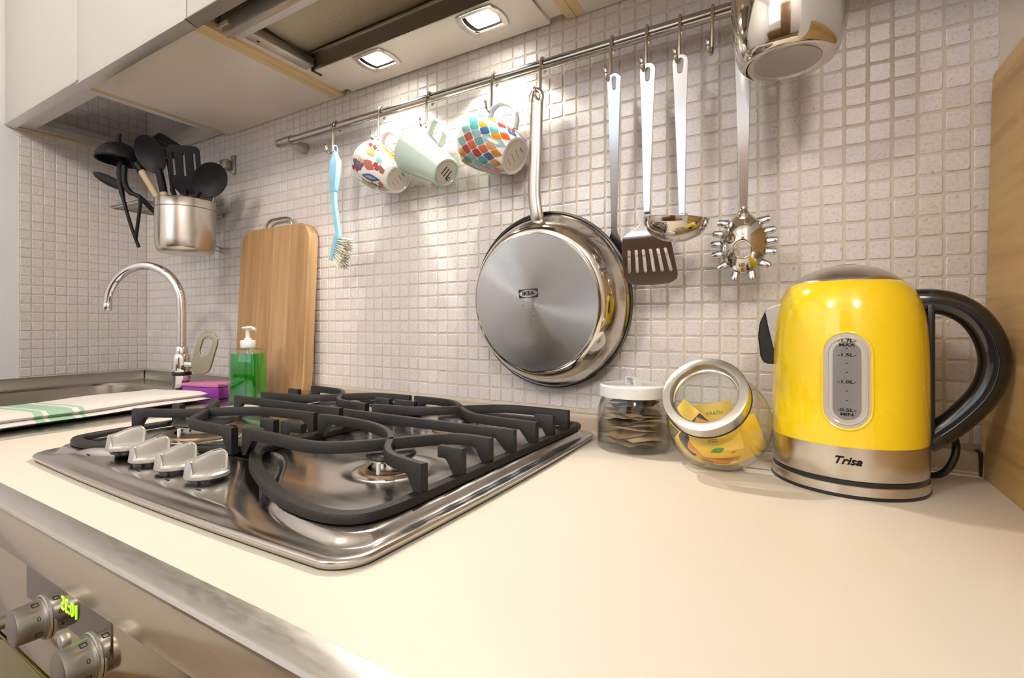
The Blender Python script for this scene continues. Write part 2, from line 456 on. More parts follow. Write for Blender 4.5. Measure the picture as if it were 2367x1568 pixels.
# opposite wall with its window opening
wx0, wx1, wz0, wz1 = WIN
fw_me = plate_me([[(XL - .1, ZF), (XR + .1, ZF), (XR + .1, ZC), (XL - .1, ZC)], [(wx0, wz0), (wx1, wz0), (wx1, wz1), (wx0, wz1)]], 0.1)
wall_front = struct(link('wall_front', fw_me, 'paint', mw=Matrix.Translation((0, YF - 0.05, 0)) @ XZ, smooth=0))
window_1 = struct(bpy.data.objects.new('window_1', None)); COL.objects.link(window_1)
for nm, a in (('frame_stile', (wx0, wx0 + .05, wz0, wz1)), ('frame_stile', (wx1 - .05, wx1, wz0, wz1)), ('frame_rail', (wx0 + .05, wx1 - .05, wz0, wz0 + .05)),
              ('frame_rail', (wx0 + .05, wx1 - .05, wz1 - .05, wz1)), ('mullion', ((wx0 + wx1) / 2 - .025, (wx0 + wx1) / 2 + .025, wz0 + .05, wz1 - .05))):
    box(nm, a[0], a[1], YF - .07, YF - .03, a[2], a[3], 'whiteplastic', window_1, 0.004)
for a, b in ((wx0 + .05, (wx0 + wx1) / 2 - .025), ((wx0 + wx1) / 2 + .025, wx1 - .05)):
    box('pane', a, b, YF - .052, YF - .048, wz0 + .05, wz1 - .05, 'glass', window_1)

# ---- mosaic: pillowed square tiles, proud of the grout
def tile_variant(k):
    rnd = random.Random(100 + k); s = 0.0111
    def ring(h, z):
        c = 0.0016
        j = lambda: rnd.uniform(-0.0002, 0.0002)
        o = []
        for sx, sy in ((1, 1), (-1, 1), (-1, -1), (1, -1)):
            a = (sx * (h - c), sy * h); b = (sx * h, sy * (h - c))
            o += [a, b] if sx * sy < 0 else [b, a]
        return [(x + j(), y + j(), z) for x, y in o]
    vs = ring(s, -0.0012) + ring(s - 0.0002, -0.0001) + ring(s - 0.0010, 0.0004)
    fs = []
    for q in (0, 8):
        for i in range(8):
            i2 = (i + 1) % 8
            fs.append([q + i, q + i2, q + 8 + i2, q + 8 + i])
    fs.append(list(range(16, 24)))
    me = fixn(mesh('tile', vs, fs))
    me.materials.append(M['tile']); me.shade_smooth(); me.set_sharp_from_angle(angle=math.radians(20))
    return me
TILES = [tile_variant(k) for k in range(6)]
CX, CY, CZ = cam.location
CT, ST = math.cos(cam.rotation_euler[2]), math.sin(cam.rotation_euler[2])
def depth(x, y): return -ST * x + CT * (y - CY)
def proj(x, y, z):
    d = depth(x, y)
    return (1183.5 + 1132 * (CT * x + ST * (y - CY)) / d, 750 - 1132 * (z - CZ) / d) if d > 0.05 else (-9999, -9999)

def lay_tiles(wall, spots, base_rot):
    """spots: list of (x, y, z, width_fraction)"""
    rnd = random.Random(3)
    vis = []
    for s in spots:
        u, v = proj(s[0], s[1], s[2]); d = depth(s[0], s[1])
        ok = -15 < u < 2382 and -15 < v < 1583 and s[3] > 0.99
        vis.append(((0 if ok else 1), d, s))
    vis.sort(key=lambda t: (t[0], t[1]))
    V, F = [], []
    for k, (o_, d, s) in enumerate(vis):
        me = TILES[rnd.randrange(6)]
        mw = Matrix.Translation((s[0], s[1], s[2])) @ base_rot @ Matrix.Rotation(rnd.randrange(4) * PI / 2, 4, 'Z') @ \
             Matrix.Rotation(math.radians(rnd.gauss(0, 0.55)), 4, 'X') @ Matrix.Rotation(math.radians(rnd.gauss(0, 0.55)), 4, 'Y') 
        mw.translation += (base_rot @ Vector((0, 0, rnd.uniform(-0.0003, 0.0003))))
        if k < 300 and s[3] > 0.99:
            o = bpy.data.objects.new('tile', me); COL.objects.link(o); o.parent = wall; o.matrix_local = mw
        else:
            b = len(V)
            sc = Matrix.Translation((s[0], s[1], s[2])) @ Matrix.Diagonal((s[3], 1, 1, 1)) @ Matrix.Translation((-s[0], -s[1], -s[2]))
            V += [sc @ (mw @ v.co) for v in me.vertices]
            F += [[b + i for i in p.vertices] for p in me.polygons]
    st = link('mosaic_tiles', fixn(mesh('mosaic', V, F)), 'tile', wall, smooth=20)
    st['kind'] = 'stuff'
P_ = 0.025; X0_ = 0.0018; Z0_ = 0.00625
FACE_BACK = Matrix.Rotation(PI / 2, 4, 'X')                                     # local +Z -> -y
FACE_LEFT = Matrix.Rotation(PI / 2, 4, 'Y')                                     # local +Z -> +x
sp = []
for i in range(-72, 8):
    for j in range(1, 28):
        sp.append((X0_ + (i + .5) * P_, 0.0006, Z0_ + (j + .5) * P_, 1.0))
for j in range(1, 28):
    sp.append((XL + 0.0072, 0.0006, Z0_ + (j + .5) * P_, 0.55))
lay_tiles(wall_back, sp, FACE_BACK)
box('grout_bed', XL, XL + 0.0009, -0.3005, 0.0012, 0.0, 0.715, 'grout', wall_left)
lay_tiles(wall_left, [(XL + 0.0015, -(i + .5) * P_, Z0_ + (j + .5) * P_, 1.0) for i in range(12) for j in range(1, 28)], FACE_LEFT)

# ================================================================== ROOM LAMP (behind the photographer)
for gcol, lab, p, drop in (((1.0, 0.945, 0.87), 'round white glass pendant lamp behind the viewer to the right', (0.45, -1.70, ZC), .12), ((1.0, 0.91, 0.80), 'added round glass pendant, unseen fill light behind the viewer to the left', (-0.85, -1.75, ZC), 0)):  # left pendant is an unseen fill, added to brighten the left side
    M['globe'] = mat('lit_opal_glass', gcol, 0.3, emit=CEIL_EMIT)
    gl = thing('pendant_globe_lamp', lab, 'lamp', p)
    lathe('rose', [(0, 0), (.05, 0), (.05, -.02), (.01, -.03), (0, -.03)], 'whiteplastic', gl, 24)
    tube('cord', [(0, 0, -.03), (0, 0, -.12 - drop)], .004, 'whiteplastic', gl)
    lathe('shade', [(0, -.12), (.03, -.122), (.08, -.15), (.11, -.20), (.12, -.24), (.11, -.28), (.08, -.33), (.03, -.358), (0, -.36)], 'globe', gl, 32, loc=(0, 0, -drop))

# unseen dark furniture, added along the opposite wall to deepen reflections in the steel
for lab, x0, x1, z1, d in (('tall dark wooden unit added at the opposite wall for steel reflections', -0.45, 0.25, 1.15, .45), ('low dark wooden sideboard added under the window for steel reflections', -1.75, -0.47, 0.02, .45)):
    t = thing('reflection_cupboard', lab, 'reflection_cupboard', ((x0 + x1) / 2, YF + d / 2 + .004, ZF))
    w = (x1 - x0) / 2
    box('carcass', -w, w, -d / 2, d / 2 - .02, 0, z1 - ZF, 'floor', t)
    n_ = 2 if w < .5 else 3
    for q in range(n_):
        dr = box('door', -w + 2 * w * q / n_ + .003, -w + 2 * w * (q + 1) / n_ - .003, d / 2 - .02, d / 2, .08, z1 - ZF - .01, 'floor', t, .002)
        box('handle', -w + 2 * w * (q + 1) / n_ - .04, -w + 2 * w * (q + 1) / n_ - .028, d / 2, d / 2 + .02, .5, .62, 'steel', dr, .002)

# ================================================================== WORKTOP, SINK, OVEN FRONT
wt = thing('worktop', 'cream laminate worktop with brushed aluminium front edge', 'worktop', (0, 0, 0))
X_S = -1.035                                              # where the steel sink unit begins
box('slab', X_S, XP - 0.001, -0.589, -0.0005, -0.03, 0.0, 'counter', wt)
# front edge: flat lip, rounded nose
lip = [(-0.589, 0.0004), (-0.6085, 0.0004), (-0.6105, -0.0006), (-0.6115, -0.0025), (-0.611, -0.0050), (-0.609, -0.0058), (-0.604, -0.0058), (-0.604, -0.012), (-0.589, -0.012)]
def extr_x(poly, x0, x1):
    n = len(poly)
    vs = [(x0, p[0], p[1]) for p in poly] + [(x1, p[0], p[1]) for p in poly]
    fs = [[i, (i + 1) % n, n + (i + 1) % n, n + i] for i in range(n)] + [list(range(n))[::-1], list(range(n, 2 * n))]
    return fixn(mesh('extr', vs, fs))
link('front_edge_profile', extr_x(lip, X_S - 0.01, XP - 0.001), 'alu', wt)
link('wall_sealing_strip', extr_x([(-0.001, 0.0), (-0.015, 0.0), (-0.015, 0.003), (-0.0135, 0.004), (-0.0135, 0.021), (-0.011, 0.0255), (-0.001, 0.0265)], X_S, XP - 0.001), 'strip', wt)
box('strip_end_cap', XP - 0.045, XP - 0.0412, -0.0165, -0.0005, 0.0, 0.028, 'darkgap', wt)

# base units below the worktop
ov = thing('built_in_oven', 'champagne mirror-finish built-in oven with two knobs under the hob', 'oven', (-0.56, -0.30, -0.53))
def ovl(x, y, z): return (x + 0.56, y + 0.30, z + 0.53)
def ovbox(n, x0, x1, y0, y1, z0, z1, m, p=None, bev=0.0):
    a, b = ovl(x0, y0, z0), ovl(x1, y1, z1)
    return box(n, a[0], b[0], a[1], b[1], a[2], b[2], m, p or ov, bev)
ovbox('body', -0.855, -0.265, -0.575, -0.02, -0.62, -0.055, 'darkgap')
cp = ovbox('control_panel', -0.858, -0.262, -0.600, -0.578, -0.143, -0.0535, 'ovenpanel', bev=0.0012)
ovbox('door', -0.858, -0.262, -0.600, -0.578, -0.62, -0.1475, 'doorglass', bev=0.0015)
tube('door_handle', [ovl(-0.80, -0.598, -0.175), ovl(-0.80, -0.632, -0.175), ovl(-0.795, -0.638, -0.175), ovl(-0.33, -0.638, -0.175), ovl(-0.325, -0.632, -0.175), ovl(-0.325, -0.598, -0.175)], .008, 'steel', ov, seg=14)
dw = plate_me([rrect(-0.632, -0.455, -0.084, -0.054, 0.001, 2)], 0.0016)
dw = link('display_window', dw, 'ovenglass', ov, mw=Matrix.Translation(Vector(ovl(0, -0.6004, 0))) @ XZ)
dg_ = text_me('10:35', 0.017, 0.0001, sx=-0.95)
link('clock_digits', dg_, 'led', ov, mw=Matrix.Translation(Vector(ovl(-0.532, -0.6016, -0.066))) @ XZ, smooth=0)
def oven_knob(x, z, pop):
    mw = frame_z(ovl(x, -0.600, z), (0, -1, 0), (1, 0, 0))
    k = lathe('knob', [(0, 0), (.0180, 0), (.0184, .002), (.0178, .0036), (.0168, .0036), (.0163, .005), (.0160, .012), (.0156, .0205), (.0152, .0222), (.0135, .0228), (0, .0228)], 'ovenknob', ov, 40, mw=mw)
    lathe('knob_ring', [(.0185, .0), (.0196, .0004), (.0196, .0022), (.0185, .0028)], 'alu', k, 40, close=True)
    for a, t in ((0, '0'), (50, '□'), (-50, '✩')):
        if t == '0':
            me = text_me('0', 0.0055, 0.0001)
        else:
            o_ = rrect(-.0024, .0024, -.0024, .0024, .0003, 1); i_ = rrect(-.0018, .0018, -.0018, .0018, .0003, 1)[::-1]
            me = plate_me([o_, i_], 0.0002)
        ang = math.radians(22 + a)
        R_ = .0163
        warp(me, lambda c, R_=R_, ang=ang: Vector(((R_ + c.z) * math.cos(ang + c.y / R_), (R_ + c.z) * math.sin(ang + c.y / R_), .0085 + c.x)))
        link('dial_mark', me, 'print', k, smooth=0)
oven_knob(-0.5895, -0.0905, 0); oven_knob(-0.488, -0.0922, 0)
lathe('button', [(0, 0), (.0062, 0), (.0062, .0022), (.0056, .0034), (.003, .0042), (0, .0044)], 'knob', ov, 28, mw=frame_z(ovl(-0.5457, -0.600, -0.098), (0, -1, 0), (1, 0, 0)))
fb = thing('worktop_fascia', 'glossy champagne fascia rail below the worktop edge', 'fascia', (-0.4, -0.59, -0.053))
box('rail', -0.635, XP + 0.395, -0.0125, 0.004, 0.0, 0.046, 'ovenband', fb, 0.001)
for nm, x0, x1, lab in (('base_cabinet', -0.258, XP - 0.004, 'champagne base cabinet to the right of the oven'), ('base_cabinet', XL + 0.004, -0.862, 'champagne base cabinet under the steel sink')):
    t = thing(nm, lab, 'cabinet', ((x0 + x1) / 2, -0.3, ZF))
    w = (x1 - x0) / 2
    box('carcass', -w, w, -0.275, 0.28, 0.10, 0.66 if x0 < -1 else 0.845, 'cabwhite', t)
    box('plinth', -w, w, -0.24, 0.26, 0.0, 0.10, 'greyplastic', t)
    box('door', -w + .002, w - .002, -0.298, -0.277, 0.105, 0.842, 'ovenband', t, 0.001)
tl = thing('oven_housing', 'plain carcass holding the built-in oven', 'cabinet', (-0.56, -0.3, ZF))
box('plinth', -0.298, 0.298, -0.24, 0.26, 0.0, 0.10, 'greyplastic', tl)
box('shelf', -0.298, 0.298, -0.27, 0.26, 0.10, 0.12, 'cabwhite', tl)
box('drawer_front', -0.298, 0.298, -0.298, -0.277, 0.105, 0.275, 'ovenband', tl, 0.001)

# ---- stainless sink unit
sk = thing('kitchen_sink', 'stainless steel corner sink with rounded bowl and raised back edge', 'sink', ((X_S + XL) / 2, -0.30, 0))
sx_ = (X_S + XL) / 2
def skl(x, y): return (x - sx_, y + 0.30)
bowl = (-1.765, -1.375, -0.49, -0.088)
outer = [skl(XL + 0.001, -0.60), skl(X_S, -0.60), skl(X_S, -0.001), skl(XL + 0.001, -0.001)]
hole = [skl(x, y) for x, y in rrect(*bowl, 0.085, 10)]
me = plate_me([outer, hole[::-1]], 0.004)
link('deck', warp(me, lambda c: c + Vector((0, 0, -0.002))), 'steel', sk)
# bowl with rolled lip
def bowl_me():
    lv = [(0.004, 0.0012), (0.0, 0.0008), (-0.004, -0.004), (-0.006, -0.03), (-0.010, -0.11), (-0.020, -0.135), (-0.05, -0.145)]
    rows = []
    for (o, z) in lv:
        rows.append([(*skl(x, y), z) for x, y in rrect(bowl[0] - o, bowl[1] + o, bowl[2] - o, bowl[3] + o, max(0.02, 0.085 + o), 10)])
    n = len(rows[0]); vs = [p for r in rows for p in r]; fs = []
    for a in range(len(rows) - 1):
        for i in range(n):
            fs.append([a * n + i, a * n + (i + 1) % n, (a + 1) * n + (i + 1) % n, (a + 1) * n + i])
    fs.append([(len(rows) - 1) * n + i for i in range(n)])
    me = mesh('bowl', vs, fs); return fixn(me)
link('bowl', bowl_me(), 'steel', sk)
lathe('drain', [(0, .004), (.02, .003), (.035, .001), (.04, 0)], 'chrome', sk, 28, loc=(*skl(-1.57, -.29), -.1445))
# upstands against the two walls
link('back_upstand', warp(extr_x([(-0.001, 0), (-0.012, 0), (-0.010, 0.004), (-0.009, 0.026), (-0.006, 0.029), (-0.001, 0.029)], XL + 0.001, X_S), lambda c: Vector((c.x - sx_, c.y + .30, c.z))), 'alu_dark', sk)
me = extr_x([(-0.001, 0), (-0.012, 0), (-0.010, 0.004), (-0.009, 0.026), (-0.006, 0.029), (-0.001, 0.029)], -0.60, -0.012)
link('side_upstand', warp(me, lambda c: Vector((XL - c.y - sx_, c.x + .30, c.z))), 'alu_dark', sk)
link('front_edge', warp(extr_x([(-0.594, 0.0), (-0.607, 0.0), (-0.610, -0.003), (-0.609, -0.012), (-0.594, -0.012)], XL + 0.001, X_S - 0.011), lambda c: Vector((c.x - sx_, c.y + .30, c.z))), 'steel', sk)
box('joint_bar', X_S - sx_ - .004, X_S - sx_ + .004, -0.30, 0.285, 0.0, 0.003, 'alu', sk, 0.001)

# ================================================================== GAS HOB
HX0, HX1, HY0, HY1 = -0.868, -0.262, -0.547, -0.040
HCX, HCY = (HX0 + HX1) / 2, (HY0 + HY1) / 2
hob = thing('gas_hob', 'stainless steel four-burner gas hob set in the cream worktop', 'hob', (HCX, HCY, 0))
def sst(e0, e1, x):
    t = max(0.0, min(1.0, (x - e0) / (e1 - e0))); return t * t * (3 - 2 * t)
BURN = [(-0.392, -0.366, 0.0265, 'small'), (-0.766, -0.367, 0.042, 'large'), (-0.449, -0.158, 0.034, 'medium'), (-0.716, -0.161, 0.034, 'medium')]
def edge_dist(x, y):
    # rounded rectangle with gently bowed sides, >0 inside
    bx = 0.006 * (1 - ((y - HCY) / (0.5 * (HY1 - HY0))) ** 2)
    by = 0.007 * (1 - ((x - HCX) / (0.5 * (HX1 - HX0))) ** 2)
    hx = (HX1 - HX0) / 2 - 0.006 + bx; hy = (HY1 - HY0) / 2 - 0.007 + by
    r = 0.028
    qx = abs(x - HCX) - hx + r; qy = abs(y - HCY) - hy + r
    return -(math.hypot(max(qx, 0), max(qy, 0)) + min(max(qx, qy), 0) - r)
def hob_z(x, y):
    z = 0.0068
    yf = -0.519 + 0.122 * math.exp(-((x - HCX - 0.0) / 0.12) ** 2)       # front contour of the raised burner field
    din = min(y - yf, x - (HX0 + 0.012), (HX1 - 0.018) - x, (HY1 - 0.022) - y)
    # round its corners
    a, b = min(x - (HX0 + 0.012), (HX1 - 0.018) - x), min(y - yf, (HY1 - 0.022) - y)
    if a < 0.03 and b < 0.03: din = 0.03 - math.hypot(max(0, 0.03 - a), max(0, 0.03 - b))
    z += 0.0075 * sst(-0.004, 0.006, din)
    yb = -0.547 + 0.137 * math.exp(-((x + 0.610) / 0.157) ** 2)          # control plateau swelling from the front
    z += 0.0062 * sst(-0.004, 0.016, yb - y) * sst(-0.001, 0.02, y - (HY0 + 0.006)) 
    for bx_, by_, br, _ in BURN:
        d = math.hypot(x - bx_, y - by_)
        z -= 0.0042 * (1 - sst(br * 1.2, br * 2.2, d))
    return z
def hob_mesh():
    PX_ = [-1, -.998, -.9955, -.9925, -.989, -.985, -.980, -.974, -.966] + [-.955 + 1.91 * k / 170 for k in range(171)] + [.966, .974, .980, .985, .989, .9925, .9955, .998, 1]
    NX = NY = len(PX_) - 1
    vs, fs = [], []
    idx = {}
    # remap grid onto the rounded outline (square -> rounded shape by clamping along rays)
    def outline_scale(ux, uy):
        lo, hi = 0.5, 1.2
        hx, hy = (HX1 - HX0) / 2, (HY1 - HY0) / 2
        for _ in range(18):
            m_ = (lo + hi) / 2
            if edge_dist(HCX + ux * hx * m_, HCY + uy * hy * m_) > 0: lo = m_
            else: hi = m_
        return lo
    for j in range(NY + 1):
        for i in range(NX + 1):
            a = PX_[i]; b = PX_[j]
            mx = max(abs(a), abs(b))
            if mx < 1e-6: x, y = HCX, HCY; 
            else:
                s = outline_scale(a / mx, b / mx) 
                w = sst(0.86, 1.0, mx); s = 1.0 * (1 - w) + s * w if s < 1 else 1.0 * (1 - w) + s * w
                x = HCX + a * (HX1 - HX0) / 2 * s; y = HCY + b * (HY1 - HY0) / 2 * s
            idx[i, j] = len(vs)
            e = edge_dist(x, y)
            z = hob_z(x, y)
            z = z + 0.0016 * (1 - sst(0.006, 0.016, e))
            if e < 0.0045:
                t = max(0, e) / 0.0045
                z = 0.0054 + (z - 0.0054) * math.sqrt(max(0, 1 - (1 - t) ** 2))
            vs.append((x - HCX, y - HCY, z))
    for j in range(NY):
        for i in range(NX):
            fs.append([idx[i, j], idx[i + 1, j], idx[i + 1, j + 1], idx[i, j + 1]])
    # skirt down to the worktop
    ring = [idx[i, 0] for i in range(NX + 1)] + [idx[NX, j] for j in range(1, NY + 1)] + [idx[i, NY] for i in range(NX - 1, -1, -1)] + [idx[0, j] for j in range(NY - 1, 0, -1)]
    n = len(ring); base = len(vs)
    for k in ring:
        x, y, z = vs[k]; vs.append((x * 0.9930, y * 0.9916, 0.0012))
    for k in ring:
        x, y, z = vs[k]; vs.append((x * 0.9930, y * 0.9916, 0.0001))
    for k in range(n):
        fs.append([ring[k], base + k, base + (k + 1) % n, ring[(k + 1) % n]])
    mi = [0] * len(fs)
    for k in range(n):
        fs.append([base + k, base + n + k, base + n + (k + 1) % n, base + (k + 1) % n]); mi.append(1)
    return fixn(mesh('hob', vs, fs, None)), mi
hm, mi = hob_mesh()
hm.materials.append(M['hob_steel']); hm.materials.append(M['darkgap'])
for p, k in zip(hm.polygons, mi): p.material_index = k
hp = bpy.data.objects.new('hob_plate', hm); COL.objects.link(hp); hp.parent = hob; hm.shade_smooth(); hm.set_sharp_from_angle(angle=math.radians(60))
# faint printed marks in front of the knobs
for x in (-0.757, -0.690, -0.628, -0.565, -0.505):
    me = plate_me([rrect(-.004, .004, -.0008, .0008, .0004, 2)], 0.0002)
    link('printed_mark', me, 'print', hob, loc=(x - HCX, -0.512 - HCY, hob_z(x, -0.512) + .0003))

def burner(bx, by, br, kind):
    z0 = hob_z(bx, by)
    b = bpy.data.objects.new('burner', None); COL.objects.link(b); b.parent = hob; b.location = (bx - HCX, by - HCY, z0); b.empty_display_size = .02
    lathe('base_ring', [(br * 1.65, 0.0), (br * 1.60, .0022), (br * 1.42, .0035), (br * 1.25, .0022), (br * 1.0, .002)], 'steel', b, 48)
    lathe('burner_crown', [(br * 1.32, .0015), (br * 1.28, .005), (br * 1.12, .0062), (br * .95, .0062)], 'burnt', b, 48)
    lathe('flame_ring', [(br * .80, .004), (br * .80, .014), (br * .92, .0150), (br * .92, .0172), (0, .0172)], 'alu', b, 48)
    for k in range(14):
        a = 2 * PI * k / 14
        o = link('port', box_me(-.0008, .0008, br * .79, br * .822, .0105, .0142), 'darkgap', b, rot=(0, 0, a))
    lathe('burner_cap', [(br * .85, .0172), (br * 1.0, .0176), (br * 1.04, .0195), (br * 1.0, .0225), (br * .9, .0240), (br * .3, .0236), (0, .0236)], 'cap', b, 48)
    lathe('spark_plug', [(0, .017), (.0022, .017), (.0024, .016), (.0024, .002)], 'whiteplastic', b, 12, loc=(br * .95 * .35, -br * 1.06, 0))
for a in BURN: burner(*a)

# knobs: truncated cones with a scooped front leaving a raised grip
def knob_me():
    NA, NR = 64, 30
    H, R0, R1 = 0.0235, 0.0212, 0.0188
    vs, fs = [], []
    def top(x, y):
        # wide grip along y, steeply scooped on both sides, rising towards the back
        ridge = 0.0185 + 0.0065 * sst(-0.018, 0.010, y) - 0.005 * sst(0.0145, 0.019, y)
        end = sst(0.0150, 0.0186, abs(y))
        w0 = 0.0052 + 0.004 * end
        c = 1 - sst(w0, w0 + 0.0050, abs(x))
        low = 0.0062
        return low + (ridge - low) * c
    rows = []
    prof = [(R0 - .0012, 0.0), (R0, 0.0012), (R0 - .0004, 0.004)]
    for (r, z) in prof:
        rows.append([(r * math.cos(2 * PI * k / NA), r * math.sin(2 * PI * k / NA), z) for k in range(NA)])
    for q in range(NR):
        r = R1 * (1 - q / NR)
        row = []
        for k in range(NA):
            a = 2 * PI * k / NA; x, y = r * math.cos(a), r * math.sin(a)
            row.append((x, y, top(x, y) - (0.0008 if q == 0 else 0)))
        rows.append(row)
    for r in rows: vs += r
    vs.append((0, 0, top(0, 0)))
    for a in range(len(rows) - 1):
        for k in range(NA):
            fs.append([a * NA + k, a * NA + (k + 1) % NA, (a + 1) * NA + (k + 1) % NA, (a + 1) * NA + k])
    L = len(rows) - 1
    for k in range(NA): fs.append([L * NA + k, L * NA + (k + 1) % NA, len(vs) - 1])
    return fixn(mesh('knob', vs, fs))
for x, rot in ((-0.712, -14), (-0.653, -12), (-0.594, -10), (-0.533, -12)):
    y = -0.489
    k = link('knob', knob_me(), 'knob', hob, loc=(x - HCX, y - HCY, hob_z(x, y) + .0035), rot=(0, 0, math.radians(rot)), smooth=30)
    lathe('knob_collar', [(0, 0), (.0168, 0), (.0172, -.0012), (.0166, -.0042), (0, -.0042)], 'blackgloss', k, 36)
    box('pointer_mark', -.0008, .0008, .006, .0135, .0243, .0252, 'print', k)

# cast-iron pan supports
def bar_me(pts, w, zb, zt):
    """upright flat bar following pts (XY), with per-point underside height zb and top zt"""
    n = len(pts); vs, fs = [], []
    for i in range(n):
        a = Vector(pts[max(0, i - 1)][:2]); b = Vector(pts[min(n - 1, i + 1)][:2])
        t = (b - a).normalized(); nn = Vector((-t.y, t.x)) * w / 2
        p = Vector(pts[i][:2]); c = 0.0012
        for (s, z) in ((1, zb[i]), (1, zt[i] - c), (.72, zt[i]), (-.72, zt[i]), (-1, zt[i] - c), (-1, zb[i])):
            q = p + nn * s; vs.append((q.x, q.y, z))
    for i in range(n - 1):
        for k in range(6):
            fs.append([i * 6 + k, i * 6 + (k + 1) % 6, (i + 1) * 6 + (k + 1) % 6, (i + 1) * 6 + k])
    fs.append(list(range(6))); fs.append([(n - 1) * 6 + k for k in range(6)])
    return fixn(mesh('bar', vs, fs))
ZT = 0.0485
def fin(pts, ends, n=7, zt=ZT):
    """bar that drops to the frame at the ends marked True"""
    p = catmull([(x, y, 0) for x, y in pts], n)
    s = [0.0]
    for a, b in zip(p[:-1], p[1:]): s.append(s[-1] + (b - a).length)
    zb = []
    for d in s:
        z = 0.0365
        for e, dd in ((ends[0], d), (ends[1], s[-1] - d)):
            if e:
                t = min(1, dd / 0.022); z = min(z, 0.016 + 0.0205 * sst(0.25, 1.0, t))
        zb.append(z)
    return p, zb, [zt] * len(p)
def grate(label, frame, bars, stubs, feet, mirror=False):
    g = thing('pan_support', label, 'pan support', (HCX + (0.145 if not mirror else -0.145), HCY, 0.0145))
    def loc(me): return warp(me, lambda c: c - Vector(g.location))
    f = catmull([(x, y, 0) for x, y in frame], 6, closed=True)
    n = len(f)
    vs, fs = [], []
    for i in range(n):
        t = (f[(i + 1) % n] - f[i - 1]).normalized(); nn = Vector((-t.y, t.x, 0)) * 0.0068
        for s, z in ((1.0, .0152), (1.0, .0205), (.75, .0225), (-.75, .0225), (-1.0, .0205), (-1.0, .0152)):
            q = f[i] + nn * s; vs.append((q.x, q.y, z))
    for i in range(n):
        for k in range(6):
            j = (i + 1) % n
            fs.append([i * 6 + k, i * 6 + (k + 1) % 6, j * 6 + (k + 1) % 6, j * 6 + k])
    link('frame', loc(fixn(mesh('frame', vs, fs))), 'iron', g, smooth=45)
    for b in bars:
        p, zb, zt = fin(b, (True, True)); link('bar', loc(bar_me(p, .0085, zb, zt)), 'iron', g, smooth=45)
    for (x0, x1, y) in stubs:
        p, zb, zt = fin([(x0, y), ((x0 + x1) / 2, y), (x1, y)], (True, False)); link('stub', loc(bar_me(p, .0085, zb, zt)), 'iron', g, smooth=45)
    for (x, y) in feet:
        lathe('foot', [(0, .0152), (.006, .0152), (.0055, hob_z(x, y)), (0, hob_z(x, y))], 'blackplastic', g, 16, loc=(x - g.location.x, y - g.location.y, -g.location.z))
    return g
XM = -0.5870
RX, LX = -0.2905, XM + 0.0060
fr_r = [(LX + .002, -0.398), (-0.566, -0.414), (-0.515, -0.447), (-0.455, -0.474), (-0.40, -0.494), (-0.345, -0.502), (-0.312, -0.494), (-0.299, -0.470), (-0.2965, -0.42), (-0.296, -0.33), (-0.2945, -0.24), (-0.293, -0.15),
        (-0.2915, -0.085), (-0.300, -0.066), (-0.33, -0.0625), (-0.45, -0.0625), (-0.55, -0.0625), (-0.574, -0.066), (LX, -0.085), (LX, -0.16), (LX, -0.26), (LX, -0.36)]
bars_r = [
    [(LX, -0.419), (-0.53, -0.420), (-0.47, -0.424), (-0.437, -0.418), (-0.412, -0.398), (-0.389, -0.369), (-0.365, -0.338), (-0.346, -0.318), (-0.325, -0.312), (RX - .003, -0.313)],
    [(LX, -0.311), (-0.53, -0.310), (-0.478, -0.316), (-0.440, -0.330), (-0.412, -0.348), (-0.391, -0.368), (-0.370, -0.394), (-0.350, -0.411), (-0.325, -0.421), (RX - .002, -0.427)],
    [(LX, -0.266), (-0.49, -0.267), (-0.38, -0.266), (RX - .001, -0.264)],
    [(LX, -0.211), (-0.53, -0.205), (-0.50, -0.198), (-0.473, -0.180), (-0.449, -0.157), (-0.425, -0.135), (-0.400, -0.117), (-0.37, -0.110), (RX + .001, -0.110)],
    [(LX, -0.112), (-0.53, -0.112), (-0.50, -0.118), (-0.474, -0.134), (-0.449, -0.158), (-0.425, -0.180), (-0.398, -0.198), (-0.37, -0.204), (RX, -0.209)]]
grate('black cast-iron pan support over the right-hand burners', fr_r, bars_r,
      [(RX - .002, -0.323, -0.366), (RX + .001, -0.318, -0.160), (LX, -0.540, -0.368), (LX, -0.538, -0.160)], [(-0.302, -0.478), (-0.296, -0.075), (-0.57, -0.075), (-0.45, -0.478)])
RX2, LX2 = XM - 0.0060, -0.8615
mir = lambda x: 2 * XM - x - 0.0
fr_l = [(RX2 - .002, -0.398), (-0.606, -0.412), (-0.650, -0.437), (-0.700, -0.466), (-0.745, -0.487), (-0.80, -0.500), (-0.838, -0.496), (-0.852, -0.474), (-0.8545, -0.42), (-0.8555, -0.33), (-0.857, -0.24), (-0.858, -0.15),
        (-0.858, -0.085), (-0.85, -0.066), (-0.82, -0.0625), (-0.70, -0.0625), (-0.62, -0.0625), (-0.600, -0.066), (RX2, -0.085), (RX2, -0.16), (RX2, -0.26), (RX2, -0.36)]
